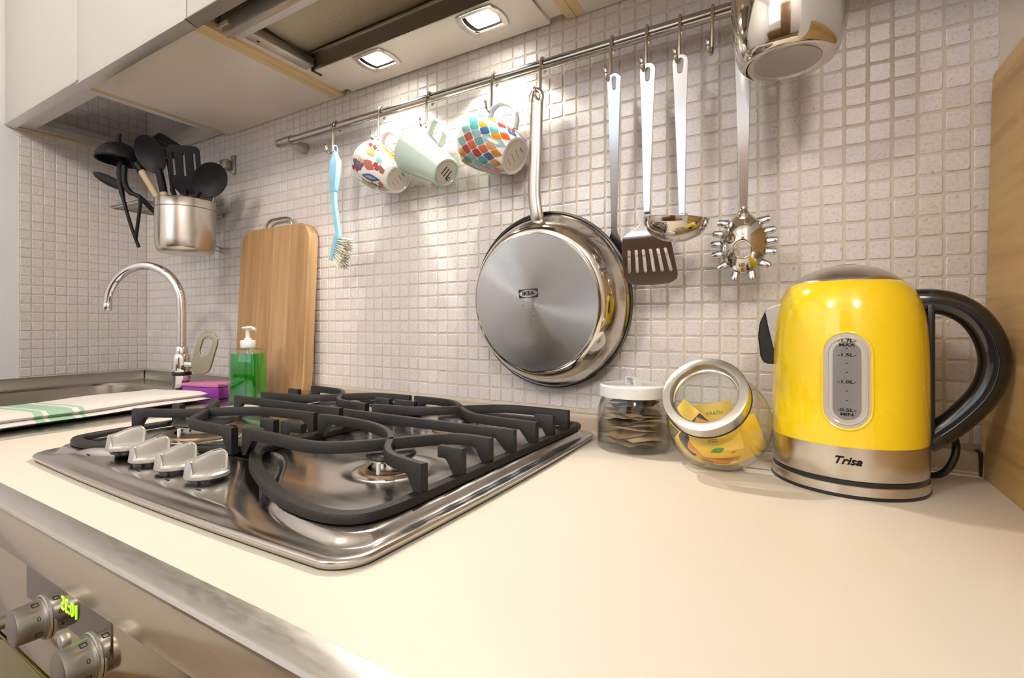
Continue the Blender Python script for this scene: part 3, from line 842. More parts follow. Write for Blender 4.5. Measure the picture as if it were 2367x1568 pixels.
bars_l = [
    [(RX2, -0.425), (-0.64, -0.425), (-0.685, -0.424), (-0.710, -0.415), (-0.738, -0.390), (-0.766, -0.367), (-0.793, -0.346), (-0.815, -0.330), (-0.835, -0.314), (LX2 + .002, -0.309)],
    [(RX2, -0.309), (-0.65, -0.312), (-0.70, -0.320), (-0.733, -0.336), (-0.766, -0.367), (-0.790, -0.390), (-0.815, -0.404), (-0.838, -0.413), (LX2 + .004, -0.423)],
    [(RX2, -0.264), (-0.70, -0.267), (-0.80, -0.267), (LX2 + .001, -0.267)],
    [(RX2, -0.213), (-0.64, -0.210), (-0.668, -0.203), (-0.690, -0.187), (-0.714, -0.160), (-0.738, -0.136), (-0.765, -0.119), (-0.80, -0.111), (LX2, -0.107)],
    [(RX2, -0.112), (-0.64, -0.114), (-0.668, -0.120), (-0.690, -0.135), (-0.716, -0.163), (-0.742, -0.190), (-0.768, -0.205), (-0.81, -0.213), (LX2, -0.217)]]
grate('black cast-iron pan support over the left-hand burners', fr_l, bars_l,
      [(LX2 + .003, -0.835, -0.367), (LX2, -0.832, -0.160), (RX2, -0.622, -0.370), (RX2, -0.626, -0.160)], [(-0.845, -0.48), (-0.852, -0.075), (-0.606, -0.075), (-0.73, -0.478)], True)

# ================================================================== WALL CABINETS AND HOOD
ZB = 0.6934; YC = -0.307; YD = -0.327; ZTOP = 1.45
def wall_cab(x0, x1, lab, bottom, zb=ZB):
    t = thing('wall_cabinet', lab, 'cabinet', ((x0 + x1) / 2, -0.153, zb))
    w = (x1 - x0) / 2
    def L(n, a, m, p=None, bev=0.0): return box(n, a[0], a[1], a[2] + 0.153, a[3] + 0.153, a[4] - zb, a[5] - zb, m, p or t, bev)
    L('side_panel', (-w, -w + .016, YC, -0.002, zb, ZTOP), 'edgeband'); L('side_panel', (w - .016, w, YC, -0.002, zb, ZTOP), 'edgeband')
    L('top_panel', (-w + .016, w - .016, YC, -0.002, ZTOP - .016, ZTOP), 'cabunder')
    L('back_panel', (-w + .016, w - .016, -0.008, -0.002, zb + .016, ZTOP - .016), 'cabunder')
    if bottom == 'board':
        L('bottom_panel', (-w + .016, w - .016, YC, -0.002, zb + .0005, zb + .016), 'cabunder')
    if bottom == 'mirror':
        # open drainer cabinet: aluminium frame round a reflective drip tray
        L('frame_rail', (-w + .016, w - .016, YC, YC + .030, zb + .002, zb + .020), 'alu'); L('frame_rail', (-w + .016, w - .016, -0.032, -0.004, zb + .002, zb + .020), 'alu')
        L('frame_rail', (-w + .016, -w + .046, YC + .03, -0.032, zb + .002, zb + .020), 'alu'); L('frame_rail', (w - .040, w - .016, YC + .03, -0.032, zb + .002, zb + .020), 'alu')
        L('drip_tray', (-w + .046, w - .040, YC + .03, -0.032, zb + .016, zb + .020), 'smoke')
    d = L('door', (-w + .0012, w - .0012, YD, YC - .001, zb + .0065, ZTOP), 'cabwhite', None, .001)
    prof = [(YC + .0, zb + .0065), (YD - .0005, zb + .0070), (YD - .0025, zb + .0045), (YD - .002, zb + .003), (YC - .005, zb - .0015), (YC - .0015, zb - .0015), (YC - .001, zb + .001)]
    me = extr_x(prof, -w + .001, w - .001)
    link('handle_profile', warp(me, lambda c: c + Vector((0, 0.153, -zb))), 'alu', d)
    return t
wall_cab(XL + .002, -1.3535, 'cream wall cabinet over the sink with mirrored drip tray below', 'mirror', 0.700)
wall_cab(-1.3530, -0.9055, 'cream wall cabinet with white underside beside the cooker hood', 'board')
wall_cab(-0.3225, 0.215, 'cream wall cabinet to the right of the cooker hood', 'board')

hd = thing('cooker_hood', 'built-in cooker hood with two lit lamps and metal grease filter', 'cooker hood', (-0.614, -0.153, ZB))
HX_, HY_ = -0.614, -0.153
def hb(n, x0, x1, y0, y1, z0, z1, m, p=None, bev=0.0): return box(n, x0 - HX_, x1 - HX_, y0 - HY_, y1 - HY_, z0 - ZB, z1 - ZB, m, p or hd, bev)
hx0, hx1 = -0.9045, -0.3235
hb('side_panel', hx0, hx0 + .016, YC, -0.002, ZB, ZTOP, 'edgeband'); hb('side_panel', hx1 - .016, hx1, YC, -0.002, ZB, ZTOP, 'edgeband')
d_ = hb('door', hx0 + .001, hx1 - .001, YD, YC - .001, ZB + .0065, ZTOP, 'cabwhite', bev=.001)
prof = [(YC, ZB + .0065), (YD - .0005, ZB + .0070), (YD - .0025, ZB + .0045), (YD - .002, ZB + .003), (YC - .005, ZB - .0015), (YC - .0015, ZB - .0015), (YC - .001, ZB + .001)]
link('handle_profile', warp(extr_x(prof, hx0 + .001, hx1 - .001), lambda c: c - Vector((HX_, HY_, ZB))), 'alu_dark', d_)
ix0, ix1 = hx0 + .016, hx1 - .016
# housing edges around the opening
hb('housing_edge', ix0, ix0 + .030, -0.285, -0.012, ZB + .006, ZB + .012, 'cabunder')
hb('housing_edge', ix1 - .030, ix1, -0.285, -0.012, ZB + .006, ZB + .012, 'cabunder')
hb('rear_strip', ix0 + .030, ix1 - .030, -0.030, -0.006, ZB + .001, ZB + .008, 'cabunder')
# lamp bar: flat underside with an upright dark front face
lamps = [(-0.7135, -0.0735), (-0.4655, -0.0735)]
def sqloop(cx, cy, hw, hh, bow, n=8):
    pts = []
    for k in range(n): t = -1 + 2 * k / n; pts.append((cx + hw + bow * (1 - t * t), cy + hh * t))
    for k in range(n): t = 1 - 2 * k / n; pts.append((cx + hw * t, cy + hh + bow * .25 * (1 - t * t)))
    for k in range(n): t = 1 - 2 * k / n; pts.append((cx - hw - bow * (1 - t * t), cy + hh * t))
    for k in range(n): t = -1 + 2 * k / n; pts.append((cx + hw * t, cy - hh - bow * .25 * (1 - t * t)))
    return pts
lpn = plate_me([[(ix0 + .030, -0.1085), (ix1 - .030, -0.1085), (ix1 - .030, -0.031), (ix0 + .030, -0.031)]] + [sqloop(a, b, .0295, .0265, .006)[::-1] for a, b in lamps], .003)
link('lamp_panel', warp(lpn, lambda c: c + Vector((-HX_, -HY_, .0018))), 'cabunder', hd)
hb('lamp_panel_face', ix0 + .030, ix1 - .030, -0.1105, -0.1086, ZB + .0005, ZB + .034, 'alu_dark')
hb('lamp_panel_edge', ix0 + .028, ix1 - .028, -0.1125, -0.1086, ZB + .034, ZB + .0375, 'alu')
hb('lamp_box_top', ix0 + .030, ix1 - .030, -0.1085, -0.006, ZB + .034, ZB + .037, 'alu_dark')
for s in (ix0 + .030, ix1 - .034): hb('end_block', s, s + .004, -0.114, -0.090, ZB - .002, ZB + .034, 'blackplastic')
M['lampglass'] = mat('lit_halogen_glass', (1.0, 0.93, 0.82), 0.3, emit=30.0)
for a, b in lamps:
    e = bpy.data.objects.new('lamp', None); COL.objects.link(e); e.parent = hd; e.location = (a - HX_, b - HY_, 0); e.empty_display_size = .02
    o_ = sqloop(0, 0, .0335, .0300, .0075); i_ = sqloop(0, 0, .0275, .0245, .0050)[::-1]
    link('bezel', warp(plate_me([o_, i_], .0036, .0012), lambda c: c + Vector((0, 0, -.0012))), 'mirror_steel', e)
    lens = lathe_me([(0, .0045), (.010, .0046), (.022, .006), (.0275, .009)], 40)
    link('reflector', warp(plate_me([sqloop(0, 0, .0285, .0255, .0050)], .001), lambda c: c + Vector((0, 0, .013))), 'chrome', e)
    link('lamp_glass', warp(plate_me([sqloop(0, 0, .0225, .0205, .0035)], .0012), lambda c: c + Vector((0, 0, .004))), 'lampglass', e)
    # the halogen's own light
    l = bpy.data.lights.new('halogen', 'SPOT'); l.energy = LAMP_POWER; l.shadow_soft_size = 0.008; l.color = (1.0, 0.93, 0.82)
    l.spot_size = math.radians(108); l.spot_blend = 0.45        # the reflector's beam, pointing straight down
    lo = bpy.data.objects.new('halogen', l); COL.objects.link(lo); lo.parent = e; lo.location = (0, 0, -.013)
# sloping grease filter behind the visor, with its ribs
fx0, fx1 = ix0 + .004, ix1 - .004
vs, fs = [], []
nrib = 110
for k in range(nrib * 2 + 1):
    x = fx0 + (fx1 - fx0) * k / (nrib * 2); h = .0 if k % 2 else .0034
    vs += [(x - HX_, -0.270 - HY_, .060 + h), (x - HX_, -0.1125 - HY_, .040 + h)]
for k in range(nrib * 2): fs.append([2 * k, 2 * k + 1, 2 * k + 3, 2 * k + 2])
link('grease_filter', mesh('filter', vs, fs), 'mesh', hd, smooth=0)
lathe('filter_latch', [(0, 0), (.006, 0), (.007, -.003), (.012, -.003), (.0125, 0)], 'cabunder', hd, 24, loc=(-0.80 - HX_, -0.235 - HY_, .053))
hb('inner_lining', ix0 + .0005, ix0 + .0035, -0.29, -0.11, ZB + .012, ZB + .10, 'alu')
hb('inner_lining', ix1 - .0035, ix1 - .0005, -0.29, -0.11, ZB + .012, ZB + .10, 'alu')
# pull-out visor bar at the front
pv = [(-0.282, .040), (-0.2845, .030), (-0.2835, .012), (-0.279, -.004), (-0.272, -.0065), (-0.266, -.006), (-0.266, .0015), (-0.245, .004), (-0.245, .008), (-0.262, .008), (-0.272, .020), (-0.274, .040)]
link('visor', warp(extr_x([(y, z) for y, z in pv], ix0 + .008, ix1 - .008), lambda c: Vector((c.x - HX_, c.y - HY_, c.z))), 'steel', hd)
for s in (ix0 + .014, ix1 - .040):
    ch = hb('slide_channel', s, s + .026, -0.262, -0.113, ZB + .004, ZB + .022, 'alu', bev=.002)
    lathe('screw_hole', [(0, 0), (.0028, 0), (.0028, .001)], 'darkgap', ch, 14, loc=(s + .013 - HX_, -.225 - HY_, .0036))
# flue box closing the top of the hood
hb('flue_box', ix0, ix1, -0.29, -0.006, ZB + .10, ZB + .14, 'alu_dark')

# ================================================================== HANGING RAIL AND HOOKS
RY, RZ, RR = -0.045, 0.603, 0.0088
rail = thing('hanging_rail', 'long round steel utensil rail mounted on the tiled wall', 'rail', (-0.55, RY, RZ))
tube('rail_tube', [(-0.478, 0, 0), (0.74, 0, 0)], RR, 'rail', rail, seg=24)
def bracket(x):
    b = tube('wall_bracket', [(x, 0, 0), (x, .006, -.001), (x, .020, -.003), (x, .0452, -.004)], [.0112, .0112, .0105, .0135], 'alu_dark', rail, seg=20)
    tube('clamp_ring', [(x - .012, 0, 0), (x + .012, 0, 0)], .0108, 'alu_dark', rail, seg=24)
bracket(-0.478); bracket(0.545)
lathe('end_cap', [(0, -.022), (.0096, -.022), (.0102, -.020), (.0102, 0), (.0088, .001), (0, .001)], 'alu_dark', rail, 24, mw=frame_z((-0.478 - .016, 0, 0), (1, 0, 0), (0, 0, 1)))

def hook(x, label, swing=0.0):
    h = thing('s_hook', label, 'hook', (x, RY, RZ), group='steel hooks on the utensil rail')
    pts = []
    for k in range(10):                                        # open loop over the rail
        a = math.radians(-60 + 220 * k / 9); r = .0108
        pts.append((0.0022 * (k / 9), r * math.cos(a), r * math.sin(a)))
    pts += [(.002, -.0118, -.010), (.002, -.0120, -.030), (.002, -.0125, -.050)]
    for k in range(1, 9):
        a = math.radians(200 * k / 8)
        pts.append((.002 - .0004 * k, -.0195 + .007 * math.cos(a), -.0565 - .007 * math.sin(a)))
    pts.append((-.0016, -.0268, -.0480))
    P = catmull(pts, 3)
    tube('wire', P, .0023, 'hooksteel', h, seg=8)
    e = P[-1]
    lathe('ball_tip', [(0, -.0029), (.002, -.0021), (.0029, 0), (.002, .0021), (0, .0029)], 'hooksteel', h, 12, loc=e)
    return h
HOOKS = [(-0.864, 'steel hook holding the blue dish brush'), (-0.729, 'steel hook holding the flower-patterned mug'), (-0.604, 'steel hook holding the mint green mug'),
         (-0.459, 'steel hook holding the diamond-patterned mug'), (-0.365, 'steel hook holding the frying pan'), (-0.246, 'steel hook holding the spatula behind the frying pan'),
         (-0.1925, 'steel hook holding the slotted turner'), (-0.146, 'steel hook holding the ladle'), (-0.103, 'empty steel hook on the rail beside the steel jug'),
         (-0.0635, 'steel hook holding the pasta server behind the steel jug')]
for x, l in HOOKS: hook(x, l)
HB = (RY - .0195, RZ - .0635 + .0019)       # where things hang (y, z)

# ================================================================== DISH BRUSH
br = thing('dish_brush', 'light blue plastic dish brush with cream bristles hanging from the rail', 'brush', (-0.862, -0.058, 0.55))
K1 = (0.77 - 0.058) / 0.72
def bp(x, z): return (x * K1 + 0.862, 0.0, 0.1744 + (z - 0.1744) * K1 - 0.55)
hp_ = [bp(-.863, .551), bp(-.862, .535), bp(-.8635, .50), bp(-.8665, .462)]
def ribbon_me(pts, hw, ht):
    """flat strap: half-width along x, half-thickness along y"""
    n = len(pts); vs, fs = [], []
    for p, w, t in zip(pts, hw, ht):
        p = Vector(p)
        for a, b in ((1, .6), (.75, 1), (-.75, 1), (-1, .6), (-1, -.6), (-.75, -1), (.75, -1), (1, -.6)):
            vs.append(p + Vector((w * a, t * b, 0)))
    for i in range(n - 1):
        for k in range(8): fs.append([i * 8 + k, i * 8 + (k + 1) % 8, (i + 1) * 8 + (k + 1) % 8, (i + 1) * 8 + k])
    fs.append(list(range(8))); fs.append([(n - 1) * 8 + k for k in range(8)])
    return fixn(mesh('ribbon', vs, fs))
link('grip', ribbon_me([bp(-.862, .546), bp(-.862, .538), bp(-.862, .528), bp(-.8625, .515), bp(-.8645, .49), bp(-.867, .463), bp(-.867, .4605)], [.003, .006, .0125, .0145, .0125, .0095, .0085], [.004, .005, .006, .0065, .006, .005, .004]), 'blue', br)
link('hang_loop', tube_me([Vector(bp(-.862, .546)) + Vector((0, .006 * math.cos(a), .006 + .008 * math.sin(a))) for a in [math.radians(-90 + 30 * k) for k in range(12)]], .0016, 8, closed=True), 'blue', br)
neck = catmull([bp(-.867, .462), bp(-.8665, .44), bp(-.861, .41), bp(-.853, .372), bp(-.8515, .362)], 4)
link('neck', ribbon_me(neck, [.0078 - .001 * i / len(neck) for i in range(len(neck))], [.004] * len(neck)), 'blue', br)
hd_ = catmull([bp(-.8515, .364), bp(-.857, .345), bp(-.8645, .322), bp(-.868, .313)], 4)
link('head', ribbon_me(hd_, [.0065] * len(hd_), [.009] * len(hd_)), 'blue', br)
bm_v, bm_f = [], []
rnd = random.Random(5)
for i in range(11):
    for j in range(4):
        t = i / 10
        base = Vector(bp(-.849 + (-.864 + .849) * t, .358 + (.318 - .358) * t)) + Vector((0, (j - 1.5) * .0042, 0))
        d = Vector((1, (j - 1.5) * .12, -.12 - .75 * t)).normalized() * (.028 + .008 * t)
        for q in range(3):
            e = base + d + Vector((rnd.uniform(-1, 1), rnd.uniform(-1, 1), rnd.uniform(-1, 1))) * .0022
            mt = tube_me([base, (base + e) / 2, e], [.0009, .0011, .0012], 5)
            b = len(bm_v); bm_v += [v.co.copy() for v in mt.vertices]; bm_f += [[b + k for k in p.vertices] for p in mt.polygons]
            bpy.data.meshes.remove(mt)
bo = link('bristles', mesh('bristles', bm_v, bm_f), 'bristle', br); bo['kind'] = 'stuff'

# ================================================================== MUGS
def mug(name, label, base, n, L, r_of, hand, mbody, deco=None, foot='unglazed', squareh=False):
    n = Vector(n).normalized()
    mw = frame_z(base, -n, (0, 0, 1))
    t = thing(name, label, 'mug', base); t.matrix_world = mw
    t.rotation_mode = 'XYZ'
    prof = [(0, .0016), (r_of(0) * .80, .0016), (r_of(0) * .84, 0), (r_of(0) * .96, .0004), (r_of(0), .0022)]
    N = 14
    for k in range(1, N + 1): prof.append((r_of(L * k / N), max(.003, L * k / N)))
    rr = r_of(L)
    prof += [(rr - .0006, L + .0012), (rr - .0022, L + .0008), (rr - .0034, L - .002)]
    for k in range(N - 1, 0, -1): prof.append((r_of(L * k / N) - .0036, max(.006, L * k / N)))
    prof += [(r_of(0) * .5, .0052), (0, .005)]
    lathe('body', prof, mbody, t, 64)
    lathe('foot_disc', [(0, .0012), (r_of(0) * .79, .0012), (r_of(0) * .80, .0016)], foot, t, 40)
    hp = catmull(hand, 6)
    tube('handle', hp, 1.0, mbody, t, seg=12, cross=[(math.cos(2 * PI * k / 12) * .0058, math.sin(2 * PI * k / 12) * (.0036 if not squareh else .003)) for k in range(12)], up=(0, 0, 1) if False else None)
    if deco: deco(t, r_of)
    return t
def on_mug(me, r_of, ang, h, lift=.0004):
    return warp(me, lambda c: Vector(((r_of(h + c.y) + lift) * math.cos(ang + c.x / r_of(h)), (r_of(h + c.y) + lift) * math.sin(ang + c.x / r_of(h)), h + c.y)))
def lens_pts(w, h, p=1.6, n=8):
    up = [(w * (-1 + 2 * k / n), h * (1 - abs(-1 + 2 * k / n) ** p)) for k in range(n + 1)]
    return up + [(x, -y) for x, y in reversed(up[1:-1])]
def lens_me(w, h, rot=0.0, p=1.6, n=8, m=6):
    vs, fs = [], []
    for k in range(n + 1):
        t = -1 + 2 * k / n; hh = max(1e-5, h * (1 - abs(t) ** p))
        for j in range(m + 1):
            x, y = w * t, hh * (-1 + 2 * j / m)
            vs.append((x * math.cos(rot) - y * math.sin(rot), x * math.sin(rot) + y * math.cos(rot), 0))
    for k in range(n):
        for j in range(m):
            q = k * (m + 1) + j; fs.append([q, q + m + 1, q + m + 2, q + 1])
    return mesh('lens', vs, fs)
PAL = {}
for nm, c in dict(red=(.55, .03, .015), orange=(.78, .13, .02), amber=(.80, .33, .02), teal=(.10, .40, .40), aqua=(.32, .60, .60), blue=(.06, .14, .36), olive=(.42, .42, .05), coral=(.80, .16, .10), pale=(.45, .58, .72), peach=(.90, .48, .18)).items():
    PAL[nm] = mat('glaze_' + nm, [q * .62 for q in c], 0.15, coat=0.4, var=.12, vscale=60)
def deco_group(t, items, r_of, name='printed_motif'):
    for (me, ang, h, colr) in items:
        link(name, on_mug(me, r_of, ang, h), PAL[colr], t, smooth=0)
def deco_diamonds(t, r_of):
    seq = ['orange', 'aqua', 'red', 'teal', 'amber', 'blue', 'orange', 'teal', 'red', 'aqua', 'amber', 'teal']
    rnd = random.Random(11); it = []
    NC = 14
    for row in range(9):
        h = .012 + row * .0122
        if h > .094: break
        for c in range(NC):
            ang = 2 * PI * (c + .5 * (row % 2)) / NC
            w = r_of(h) * PI / NC * .80
            lm = lens_me(.0112, w, 0, 1.35)
            lm = warp(lm, lambda q: Vector((q.y, q.x, 0)))
            it.append((lm, ang, h, seq[(c * 5 + row * 7 + rnd.randrange(3)) % 12]))
    deco_group(t, it, r_of, 'printed_diamond')
def deco_flowers(t, r_of):
    it = []
    A = math.radians
    def L_(w, h, rot, ang, hh, c): it.append((lens_me(w * 1.45, h * 1.5, A(rot)), A(ang), hh, c))
    for k, a0 in enumerate((-95, 25, 145)):
        # tulip: orange petal with yellow stripes above
        L_(.012, .006, 80, a0 + 8, .045, 'coral')
        for q in range(4): L_(.0045, .0013, 5, a0 + 8 - 2, .058 + .006 * q, 'amber' if q else 'orange')
        # blue berry cluster
        for q in range(7): L_(.0034, .0034, 0, a0 + 2 - 9 * (q % 2) - 3, .062 + .0045 * q, 'blue')
        for q in range(4): L_(.0018, .0018, 0, a0 - 5 + 3 * q, .066 + .006 * q, 'red')
        # long blue leaf
        L_(.017, .0048, 95, a0 - 22, .036, 'blue'); L_(.011, .0022, 95, a0 - 22.0, .0365, 'pale')
        # red chequered leaves
        for q in range(4): L_(.0042, .0038, 45 + 90 * (q % 2), a0 + 12 + 6 * (q % 2), .012 + .006 * q, 'red')
        for q in range(4): L_(.0040, .0032, 40, a0 - 12 - 7 * (q % 2), .072 + .006 * q, 'red')
        # olive branch with red dots
        for q in range(8): L_(.0052, .0034, 60 + 50 * (q % 2), a0 - 44 - 5 * (q % 2), .012 + .0075 * q, 'olive')
        for q in range(6): L_(.0020, .0020, 0, a0 - 45 + 4 * (q % 3), .016 + .009 * q, 'red')
        for q in range(5): L_(.0042, .0024, 30, a0 - 60 - 4 * (q % 2), .052 + .008 * q, 'red')
        L_(.009, .0032, 92, a0 - 60, .016, 'pale'); L_(.008, .003, 90, a0 - 58, .046, 'pale')
        L_(.0045, .004, 0, a0 - 33, .012, 'coral'); L_(.007, .004, 70, a0 + 35, .03, 'aqua')
        L_(.012, .005, 80, a0 + 40, .06, 'peach')
    deco_group(t, it, r_of)
def foot_text(t, r, lines, rot=0.4):
    for k, (w, s) in enumerate(lines):
        me = plate_me([rrect(-w / 2, w / 2, -s / 2, s / 2, s * .3, 1)], .0001)
        o = link('foot_stamp', me, 'greyprint', t, mw=Matrix.Rotation(rot, 4, 'Z') @ Matrix.Translation((0, (k - (len(lines) - 1) / 2) * r * .34, .0010)), smooth=0)
def r1(z): t = z / .10; return .0285 + .0155 * (1 - (1 - min(1, t * 1.35)) ** 2) if t * 1.35 < 1 else .044
def r2(z): t = z / .105; return .0265 + .0195 * t ** 1.15
def r3(z): t = z / .10; return .0315 + .0135 * (1 - (1 - min(1, t * 1.2)) ** 2.0) if t * 1.2 < 1 else .045
hand_a = [(.040, 0, .082), (.055, 0, .086), (.068, 0, .076), (.072, 0, .058), (.068, 0, .040), (.056, 0, .026), (.040, 0, .022)]
m1 = mug('mug', 'white mug with flower and leaf print, leftmost of the hanging mugs', (-0.664, -0.066, 0.4535), (.85, -.10, -.50), .098, r1, hand_a, 'ceramic', deco_flowers)
foot_text(m1, .026, [(.012, .0012), (.016, .0012), (.013, .0018), (.010, .003)], -1.0)
m2 = mug('mug', 'plain mint green tapered mug hanging between two patterned mugs', (-0.541, -0.075, 0.4445), (.82, -.14, -.56), .104, r2,
         [(.034, 0, .080), (.052, 0, .083), (.066, 0, .081), (.069, 0, .074), (.067, 0, .058), (.060, 0, .046), (.046, 0, .043), (.032, 0, .044)], 'mint', None)
for k, tx in enumerate(('.', '45')):
    pass
for q in range(3): 
    o = link('foot_stamp', plate_me([rrect(-.0010, .0010, -.009, .009, .0009, 2)], .0001), 'print', m2, mw=Matrix.Rotation(-1.2, 4, 'Z') @ Matrix.Translation(((q - 1) * .007, 0, .0010)), smooth=0)
link('foot_stamp', text_me('45', .011, .0001, sx=-1), 'print', m2, mw=Matrix.Rotation(-2.6, 4, 'Z') @ Matrix.Translation((.004, -.012, .0009)), smooth=0)
m3 = mug('mug', 'white mug with a colourful diamond pattern, nearest the frying pan', (-0.405, -0.065, 0.4535), (.87, -.11, -.46), .098, r3, hand_a, 'ceramic', deco_diamonds)
foot_text(m3, .03, [(.014, .0012), (.018, .0012), (.018, .0012), (.010, .0036)], -1.0)

# ================================================================== FRYING PAN
pc = Vector((-0.3632, -0.030, 0.2136)); pax = Vector((-.035, -1, -.10)).normalized()
pan = thing('frying_pan', 'polished steel frying pan hanging with its brushed base to the front', 'frying pan', pc)
pan.matrix_world = frame_z(pc, pax, (1, 0, 0)) @ Matrix.Scale(.9775, 4)
outer_ = [(.1475, .0015), (.1440, .0045), (.1405, .012), (.1350, .024), (.1275, .037), (.1205, .0455), (.1165, .0475), (.1145, .0478)]
inner_ = [(.1130, .0462), (.1155, .0458), (.1192, .0440), (.1262, .0355), (.1336, .0226), (.1390, .0112), (.1425, .0040), (.1462, .0008)]
lathe('body', outer_ + [(.110, .0478), (.110, .0462)] + inner_, 'mirror_steel', pan, 96, close=True)
lathe('floor', [(0, .0462), (.1125, .0462), (.1125, .0475), (0, .0475)], 'mirror_steel', pan, 64)
tube('rim', [(.1480 * math.cos(2 * PI * k / 96), .1480 * math.sin(2 * PI * k / 96), .0012) for k in range(96)], .0029, 'panrim', pan, seg=8, closed=True)
lathe('base_disc', [(0, .0508), (.02, .0508), (.06, .0508), (.1118, .0508), (.1128, .0500), (.1130, .0478)], 'panbase', pan, 128, smooth=30)
# maker's stamp
lg = [rrect(-.0180, .0180, -.0072, .0072, .0004, 1), [(.0172 * math.cos(2 * PI * k / 40), .0062 * math.sin(2 * PI * k / 40)) for k in range(40)][::-1]]
pm = lambda x, y, r=0.0: Matrix.Translation((x, y, .0510)) @ Matrix.Rotation(r, 4, 'Z')
st_ = link('maker_stamp', plate_me(lg, .0002), 'print', pan, mw=pm(-.008, .0155, .04), smooth=0)
me = text_me('IKEA', .0088, .0001, sx=1.25, bold=.00035)
bm_ = bmesh.new(); bm_.from_mesh(me); bm_.to_mesh(me); bm_.free()
link('stamp_letters', me, 'print', st_, smooth=0)
for k, w in enumerate((.012, .011, .013, .009, .006)):
    link('stamp_line', plate_me([rrect(-w / 2, w / 2, -.0006, .0006, .0005, 1)], .0002), 'greyprint', pan, mw=pm(-.005, .005 - .0042 * k, .04), smooth=0)
for x, y in ((.012, -.002), (.009, -.008), (-.018, -.005), (-.016, -.010), (-.012, -.013), (0, -.018), (0, -.026)):
    link('stamp_mark', plate_me([rrect(-.0018, .0018, -.0009, .0009, .0005, 1)], .0002), 'greyprint', pan, mw=pm(x, y, x * 40), smooth=0)
inv = pan.matrix_world.inverted()
def pl(x, y, z): return inv @ Vector((x, y, z))
# handle: swept hollow bar with hanging loop
hpath = catmull([pl(-.3640, -.052, .331), pl(-.3650, -.063, .345), pl(-.3690, -.066, .385), pl(-.3670, -.067, .44), pl(-.3655, -.067, .50), pl(-.3650, -.067, .532)], 6)
HN = len(hpath)
tube('handle', hpath, [1.0 - .10 * math.sin(PI * i / HN) for i in range(HN)], 'brushed', pan, seg=20, cross=[(math.cos(2 * PI * k / 20) * .0125, math.sin(2 * PI * k / 20) * .0068) for k in range(20)], up=inv.to_3x3() @ Vector((0, -1, 0)))
lp = [pl(-.3650 + .0095 * math.cos(a), -.067, .5405 + .0125 * math.sin(a)) for a in [2 * PI * k / 28 for k in range(28)]]
tube('hang_loop', lp, .0042, 'mirror_steel', pan, seg=10, closed=True)
br_ = plate_me([lens_pts(.024, .0105, 3.0)], .003, .0008)
link('handle_bracket', br_, 'mirror_steel', pan, mw=inv @ frame_z((-.3640, -.0500, .3370), (0, -.85, .5), (1, 0, 0)))
for dx in (-.013, .013): lathe('rivet', [(0, .0022), (.0026, .0016), (.0034, 0)], 'mirror_steel', pan, 14, mw=inv @ frame_z((-.3640 + dx, -.0515, .3370), (0, -.85, .5), (1, 0, 0)))

# ================================================================== UTENSILS ON THE RAIL
UY = -0.0655; KU = (0.77 + UY) / 0.72
def up(x, z): return (x * KU, 0.1744 + (z - 0.1744) * KU)
def handle_loops(x, ztop, w0, x1, zbot, w1, slot=(.006, .020, .026)):
    """tapered strip from rounded top to narrow neck, with a teardrop slot"""
    o = []
    for k in range(9):
        a = PI * k / 8; o.append((x + w0 / 2 * math.cos(a), ztop - w0 / 2 + w0 / 2 * math.sin(a)))
    n = 10
    for k in range(n + 1):
        t = k / n; e = t ** .75
        o.append((x + (x1 - x) * t - (w0 + (w1 - w0) * e) / 2, (ztop - w0 / 2) * (1 - t) + zbot * t))
    for k in range(n, -1, -1):
        t = k / n; e = t ** .75
        o.append((x + (x1 - x) * t + (w0 + (w1 - w0) * e) / 2, (ztop - w0 / 2) * (1 - t) + zbot * t))
    sw, s0, sl = slot
    h = []
    for k in range(9):
        a = PI * k / 8; h.append((x + sw * math.cos(a), ztop - s0 * .55 + sw * math.sin(a)))
    for k in range(9):
        a = PI + PI * k / 8; h.append((x + sw * .75 * math.cos(a), ztop - s0 * .55 - sl * .6 + sw * .75 * math.sin(a)))
    return [o, h[::-1]]
def utensil(name, label, x, ztop):
    return thing(name, label, name.replace('_', ' ').split()[-1], (x, UY, ztop))
# spatula half hidden behind the frying pan
x, z = up(-.2415, .5555); xb, zb = up(-.2450, .326)
u1 = utensil('spatula', 'plain steel spatula hanging just behind the frying pan', x, z)
u1.rotation_euler = (math.radians(9.5), math.radians(2.2), 0)
me = plate_me(handle_loops(0, 0, .0205, xb - x, zb - z, .0082, (.0038, .014, .022)), .0022, .0005); link('handle', me, 'utensil', u1, mw=XZ)
bl = [(xb - x - .0045, zb - z + .004), (xb - x - .005, zb - z - .008), (xb - x - .0135, zb - z - .030), (xb - x - .0165, zb - z - .050), (xb - x - .019, zb - z - .105), (xb - x + .022, zb - z - .107), (xb - x + .0175, zb - z - .050), (xb - x + .0145, zb - z - .030), (xb - x + .005, zb - z - .008), (xb - x + .0045, zb - z + .004)]
link('blade', plate_me([bl], .0016, .0004), 'utensil', u1, mw=XZ)
